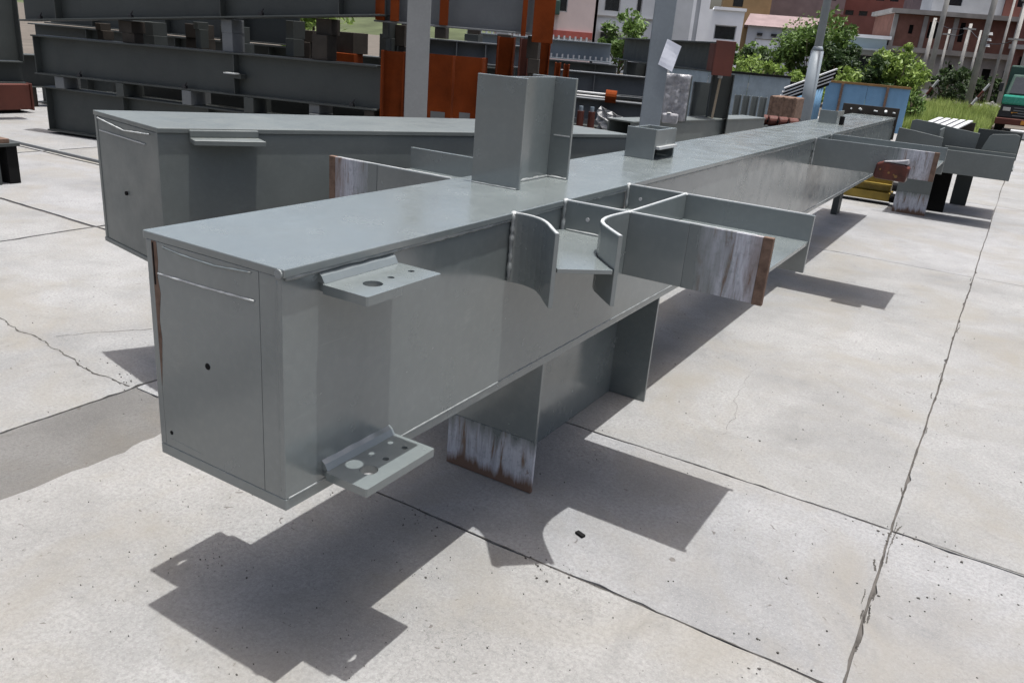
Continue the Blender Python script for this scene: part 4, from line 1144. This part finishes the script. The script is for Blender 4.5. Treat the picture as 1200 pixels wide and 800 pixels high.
# ------------------------------------------------------------------ far buildings
def facade(t, p0, p1, z0, z1, openings, m, th=.25, depth=8, frame=None, pane=None, name='wall', recess=.16, body=True):
    """front wall with real openings, panes set back, and a body behind"""
    a = Vector((p0[0], p0[1], z0)); d = Vector((p1[0], p1[1], z0)) - a; W = d.length; u = d / W; n = Vector((-u.y, u.x, 0)); Hh = z1 - z0
    if n.y < 0: n = -n
    us = sorted({0, W} | {min(max(q, 0), W) for o in openings for q in o[:2]}); vs = sorted({0, Hh} | {min(max(q, 0), Hh) for o in openings for q in o[2:4]})
    b = MB()
    for v0, v1 in zip(vs[:-1], vs[1:]):
        run = None
        for u0, u1 in zip(us[:-1], us[1:]):
            cu, cv = (u0 + u1) / 2, (v0 + v1) / 2
            inside = any(o[0] < cu < o[1] and o[2] < cv < o[3] for o in openings)
            if not inside: run = (run[0], u1) if run else (u0, u1)
            if inside or u1 == W:
                if run: b.obox(a + u * run[0] + Vector((0, 0, v0)), u * (run[1] - run[0]), n * th, (0, 0, v1 - v0))
                run = None
    w = b.build(name, m, t)
    if body:
        MB().obox(a + n * (th + .01), u * W, n * depth, (0, 0, Hh - .02)).build('body', m, t)
    for o in openings:
        q = a + u * o[0] + n * recess + Vector((0, 0, o[2]))
        win = MB().obox(q, u * (o[1] - o[0]), n * .03, (0, 0, o[3] - o[2])).build('window', pane or M['glass'], t)
        if frame:
            fw = .07; ww, hh = o[1] - o[0], o[3] - o[2]; qq = q - n * .05
            MB().obox(qq, u * fw, n * .045, (0, 0, hh)).build('frame', frame, win)
            MB().obox(qq + u * (ww - fw), u * fw, n * .045, (0, 0, hh)).build('frame', frame, win)
            MB().obox(qq + u * fw, u * (ww - 2 * fw), n * .045, (0, 0, fw)).build('frame', frame, win)
            MB().obox(qq + u * fw + Vector((0, 0, hh - fw)), u * (ww - 2 * fw), n * .045, (0, 0, fw)).build('frame', frame, win)
    return a, u, n, W


t = thing('house', 'pink plastered house with a red tiled band and green awning', 'house', (-27.5, 52, 0))
a, u, n, W = facade(t, (-31.5, 49.6), (-25.4, 52.55), 0, 9, [(4.0, 4.9, 3.6, 4.8), (1.5, 2.6, 3.6, 5.0)], M['pinkwall'], frame=M['white'])
MB().obox(a - n * .12 + Vector((0, 0, 2.0)), u * W, n * .1195, (0, 0, .42)).build('tile_band', M['redband'], t)
q = a + u * 2.9 - n * .6 + Vector((0, 0, 3.4)); MB().obox(q, u * 1.5, n * .599, (0, 0, .9)).build('awning', M['darkgreen'], t, .05)
for k in range(14):
    MB().obox(a + u * (.2 + .42 * k) - n * .2 + Vector((0, 0, 1.62)), u * .22, n * .199, (0, 0, .30)).build('vent_block', M['white'], t)
t = thing('house', 'pale grey house with dark windows right of the pink one', 'house', (-24, 55, 0))
a, u, n, W = facade(t, (-25.6, 53.4), (-21.8, 55.4), 0, 9, [(.4, 1.5, 3.9, 5.4), (2.6, 3.0, 3.9, 5.4), (.3, 1.6, 1.4, 2.9)], M['greywall'], frame=M['white'])
MB().obox(a - n * .10 + Vector((0, 0, 3.55)), u * W, n * .0995, (0, 0, .10)).build('ledge', M['concrete'], t)
MB().obox(a + u * .2 - n * .7 + Vector((0, 0, 2.55)), u * 1.7, n * .6, (0, 0, .12)).build('canopy', M['white'], t)
t = thing('house', 'grey rendered house behind the blue grey post', 'house', (-22, 58, 0))
facade(t, (-22.9, 58.3), (-20.95, 59.2), 0, 9, [(.3, .5, 1.0, 7.5)], M['greywall'])
t = thing('house', 'white building with tall pilasters and one wide dark window', 'house', (-19.5, 60.5, 0))
a, u, n, W = facade(t, (-21.3, 59.6), (-17.65, 60.95), 0, 4.75, [(1.95, 3.5, 2.75, 3.75)], M['whitewall'], frame=M['greywall'])
facade(t, (-21.5, 59.2), (-19.9, 59.8), 0, 9, [(.75, 1.05, .8, 8.0)], M['whitewall'], depth=3, name='tower_wall', pane=M['greywall'])
MB().obox(a - n * .15 + u * 1.7 + Vector((0, 0, 4.7505)), u * (W - 1.6), n * 6, (0, 0, .2)).build('roof', M['whitewall'], t)
t = thing('house', 'tan walled house peeping above the white building', 'house', (-26, 88, 0))
facade(t, (-28, 87), (-23.5, 88.6), 0, 11, [(1.0, 2.0, 6.5, 7.6), (3.0, 3.8, 7.6, 8.5)], M['tanwall'])
t = thing('house', 'pale house with a faded pink roof above the dark shrub', 'house', (-20.5, 82, 0))
a, u, n, W = facade(t, (-23.2, 81), (-16.6, 83), 0, 4.6, [(.8, 3.5, 2.6, 3.5), (4.3, 5.6, 2.2, 3.6)], M['greywall'], frame=M['white'], pane=M['whitewall'])
rf = MB(); A = a - n * .5 - u * .4 + Vector((0, 0, 4.6)); rf.add([A, A + u * (W + .8), A + u * (W + .4) + n * 4 + Vector((0, 0, 1.2)), A + u * .4 + n * 4 + Vector((0, 0, 1.2)), A + u * (W + .8) + n * 8, A + n * 8],
    [(0, 1, 2, 3), (3, 2, 4, 5), (1, 4, 2), (0, 3, 5), (0, 5, 4, 1)]); rf.build('roof', M['roofpink'], t)
for s in (.9, 2.2, 3.4): MB().obox(a + u * s - n * .2 + Vector((0, 0, 3.75)), u * .5, n * .1995, (0, 0, .25)).build('lamp_bracket', M['black'], t)
t = thing('house', 'brown walled house with a row of small windows, high behind', 'house', (-22, 100, 0))
facade(t, (-26.5, 98.5), (-18.8, 101), 0, 15, [(.8 + 1.4 * i, 1.5 + 1.4 * i, 8.4, 9.2) for i in range(5)] + [(.8 + 1.4 * i, 1.5 + 1.4 * i, 11, 12.2) for i in range(5)], M['roofpink'])
t = thing('apartment_block', 'wide red brown block with dim windows high behind the trees', 'building', (-17, 107, 0))
facade(t, (-20.2, 105.5), (-10.4, 107.5), 0, 18, [(.7 + 1.5 * i, 1.6 + 1.5 * i, z, z + 1.2) for i in range(6) for z in (6.6, 9.0, 11.4)], M['redwall'])
MB().box(-20.2, -12.0, 100.5, 105.0, 0, 7.0).build('annex', M['redwall'], t)
t = thing('shed', 'low blue grey building with a flat roof left of the brick building', 'building', (-10.5, 66, 0))
a, u, n, W = facade(t, (-12.6, 65.2), (-8.55, 66.2), 0, 3.7, [(.6, 1.6, 1.4, 2.6), (2.2, 3.6, .8, 2.6)], M['bluewall'], frame=M['white'])
MB().obox(a - n * .5 - u * .3 + Vector((0, 0, 3.705)), u * (W + .5), n * 7, (0, 0, .22)).build('roof', M['whitewall'], t)
MB().obox(a - n * .9 - u * .1 + Vector((0, 0, 2.9)), u * (W + .2), n * .89, (0, 0, .12)).build('canopy', M['bluewall'], t)

t = thing('unfinished_building', 'unfinished brick building with bare concrete frame and empty openings', 'building', (-5, 69, 0))
a, u, n, W = facade(t, (-8.6, 67.0), (.3, 70.3), 3.35, 5.55, [(1.2, 1.5, .9, 1.5), (2.5, 3.3, .7, 1.8), (4.6, 4.95, .6, 1.9)], M['brick'], name='brick_wall', body=False, depth=6, pane=M['hole'])  # near-black panes paint the shade inside the empty openings
a2, u2, n2, W2 = facade(t, (-8.6, 67.0), (.3, 70.3), 0, 3.0, [(.5, 1.3, .7, 2.3), (2.0, 2.9, .6, 2.4), (4.3, 4.8, .5, 2.4), (6.8, 7.4, .6, 2.3), (8.2, 8.7, .6, 2.3)], M['concrete'], name='lower_wall', pane=M['hole'], depth=7)  # shade in the lower openings painted as near-black panes
MB().obox(a2 - n2 * .35 - u2 * .2 + Vector((0, 0, 3.005)), u2 * (W2 + .4), n2 * 7, (0, 0, .34)).build('floor_slab', M['concrete'], t)
MB().obox(a2 + n2 * .3 + Vector((0, 0, 3.35)), u2 * W2, n2 * 6, (0, 0, 2.18)).build('body', M['brick'], t)
MB().obox(a2 - n2 * .45 - u2 * .3 + Vector((0, 0, 5.555)), u2 * (W2 + .5), n2 * 7, (0, 0, .30)).build('floor_slab', M['concrete'], t)
for s in (0, 2.05, 4.1, 6.2, 8.3):
    MB().obox(a2 + u2 * s - n2 * .12 + Vector((0, 0, 0)), u2 * .3, n2 * .1195, (0, 0, 5.5)).build('concrete_column', M['concrete'], t)
facade(t, (-6.6, 70), (-2.0, 71.7), 5.86, 8.6, [(1.0, 2.0, .6, 1.9)], M['greywall'], name='roof_house', depth=3)
facade(t, (-2.0, 71.5), (1.2, 72.7), 5.86, 9.6, [(.8, 1.5, .8, 2.0)], M['redwall'], name='roof_house', depth=3)
t = thing('apartment_block', 'red brown building side with dark openings at the right edge', 'building', (1, 62, 0))
facade(t, (-.35, 61.0), (5.5, 58.2), 0, 11, [(.4 + 1.1 * i, .9 + 1.1 * i, z, z + 1.3) for i in range(5) for z in (1.8, 4.4)], M['redwall'], pane=M['hole'])  # near-black panes stand in for shade in these openings
a = Vector((-.35, 61.0, 0)); u = Vector((5.85, -2.8, 0)).normalized(); n = Vector((-.43, -.9, 0))
for z in (3.5, 6.2): MB().obox(a + n * .8 + Vector((0, 0, z)), u * 6.4, -n * .79, (0, 0, .25)).build('balcony', M['concrete'], t)
for s in (.1, 1.7, 3.3): MB().obox(a + n * .75 + u * s, u * .18, -n * .2, (0, 0, 6.1)).build('concrete_column', M['concrete'], t)

t = thing('apartment_block', 'tall dull brown block rising behind the unfinished brick building', 'building', (-2, 84, 0))
facade(t, (-9.5, 82.0), (6.0, 85.5), 0, 17, [(.8 + 2.0 * i, 1.8 + 2.0 * i, z, z + 1.3) for i in range(7) for z in (6.6, 9.6, 12.6)], M['roofpink'], frame=M['concrete'], pane=M['glass'])
for z in (6.1, 9.1, 12.1): MB().obox((-9.6, 81.3, z), (15.6, 3.52, 0), (-.15, .66, 0), (0, 0, .22)).build('balcony', M['concrete'], t)

# slender poles
for k, (x, y, h, r0, lab) in enumerate((
        (-3.6, 48.6, 9, .13, 'slender concrete pole, nearest to the bright leafy tree'),
        (-1.2, 43.7, 9, .13, 'tallest pale pole standing left of the red brown building side'),
        (-2.95, 58.6, 4.7, .12, 'short pole with a pale top before the brick wall'),
        (-4.2, 60.5, 4.4, .09, 'thin short pole with a wire bracket before the brick wall'),
        (-.1, 48.8, 5.6, .10, 'thin pole with a pale cross arm at the right edge'),
        (.45, 50.5, 6.2, .10, 'grey pole just right of the one with the cross arm'),
        (-5.55, 64.0, 5.2, .14, 'concrete pole standing at the left of the brick wall'),
        (-.75, 52.5, 6.8, .07, 'thinnest pole between the tallest pale pole and the cross arm pole'),
        (-2.1, 55.0, 4.2, .07, 'thin low pole right of the short pole with a pale top'))):
    t = thing('utility_pole', lab, 'pole', (x, y, 0))
    MB().cyl((x, y, -.03), (x, y, h), r0 * 1.2, r0 * .75, 12).build('shaft', M['polecon'], t, smooth=True)
    if k in (2, 3, 4): MB().obox((x - .35, y - .14, h - .35 if k != 4 else 3.55), (.7, .05, 0), (0, .08, 0), (0, 0, .09)).build('cross_arm', M['polecon'], t)
    if k == 0:
        for q in range(2): MB().cyl((x, y, .25 + .4 * q), (x, y, .45 + .4 * q), r0 * 1.24, None, 12).build('white_band', M['white'], t)
    if k == 1:
        for q in (3.0, 3.25, 3.5): MB().cyl((x + .2, y - .15, q), (x + .2, y - .15, q + .12), .10, .06, 10).build('insulator', M['white'], t)
for k, (x, y) in enumerate(((-2.75, 37.5), (-1.05, 41.0))):
    t = thing('marker_stake', ['leaning red and white marker stake left of the grass', 'leaning red and white marker stake in the middle of the grass'][k], 'stake', (x, y, 0), 'marker stakes in the grass')
    for q in range(4):
        MB().cyl((x + .16 * q, y, .30 * q + .25), (x + .16 * (q + 1), y, .30 * (q + 1) + .2495), .05, n=8).build('band', M['white'] if q % 2 else M['redbrown'], t)
def cable(lab, a, b, sag):
    pts = [Vector(a).lerp(Vector(b), i / 16) - Vector((0, 0, sag * 4 * (i / 16) * (1 - i / 16))) for i in range(17)]
    o = bead(pts, .018, 'overhead_cable', None, M['black'], .0, 50)
    tag(o, lab, 'cable', 'overhead cables')
cable('upper sagging black cable between the slender poles at the right', (-5.55, 64, 5.1), (-2.95, 58.6, 4.55), .35)
cable('lower sagging black cable between the short poles before the brick wall', (-4.2, 60.5, 4.1), (-2.95, 58.6, 4.35), .2)
cable('black cable running from the short pole toward the right edge', (-2.95, 58.6, 4.4), (-.1, 48.8, 3.6), .5)
cable('black cable spanning the cross arm pole and the grey pole', (-.1, 48.8, 3.62), (4.5, 52, 4.2), .3)
cable('highest black cable crossing before the brick building', (-3.6, 48.6, 6.2), (-1.2, 43.7, 6.0), .5)
# hillside behind everything
hb = MB(); n_ = 40; vs = []
for i in range(n_ + 1):
    for j in range(12):
        x = -420 + 840 * i / n_; y = 140 + 40 * j
        vs.append((x, y, -.5 + (17 + 3.5 * math.sin(i * .7) + 2 * math.sin(i * 1.9 + j)) * min(1, j / 5) ** .8))
hb.add(vs, [(i * 12 + j, (i + 1) * 12 + j, (i + 1) * 12 + j + 1, i * 12 + j + 1) for i in range(n_) for j in range(11)])
tag(hb.build('hill', M['hill'], smooth=True), kind='structure')
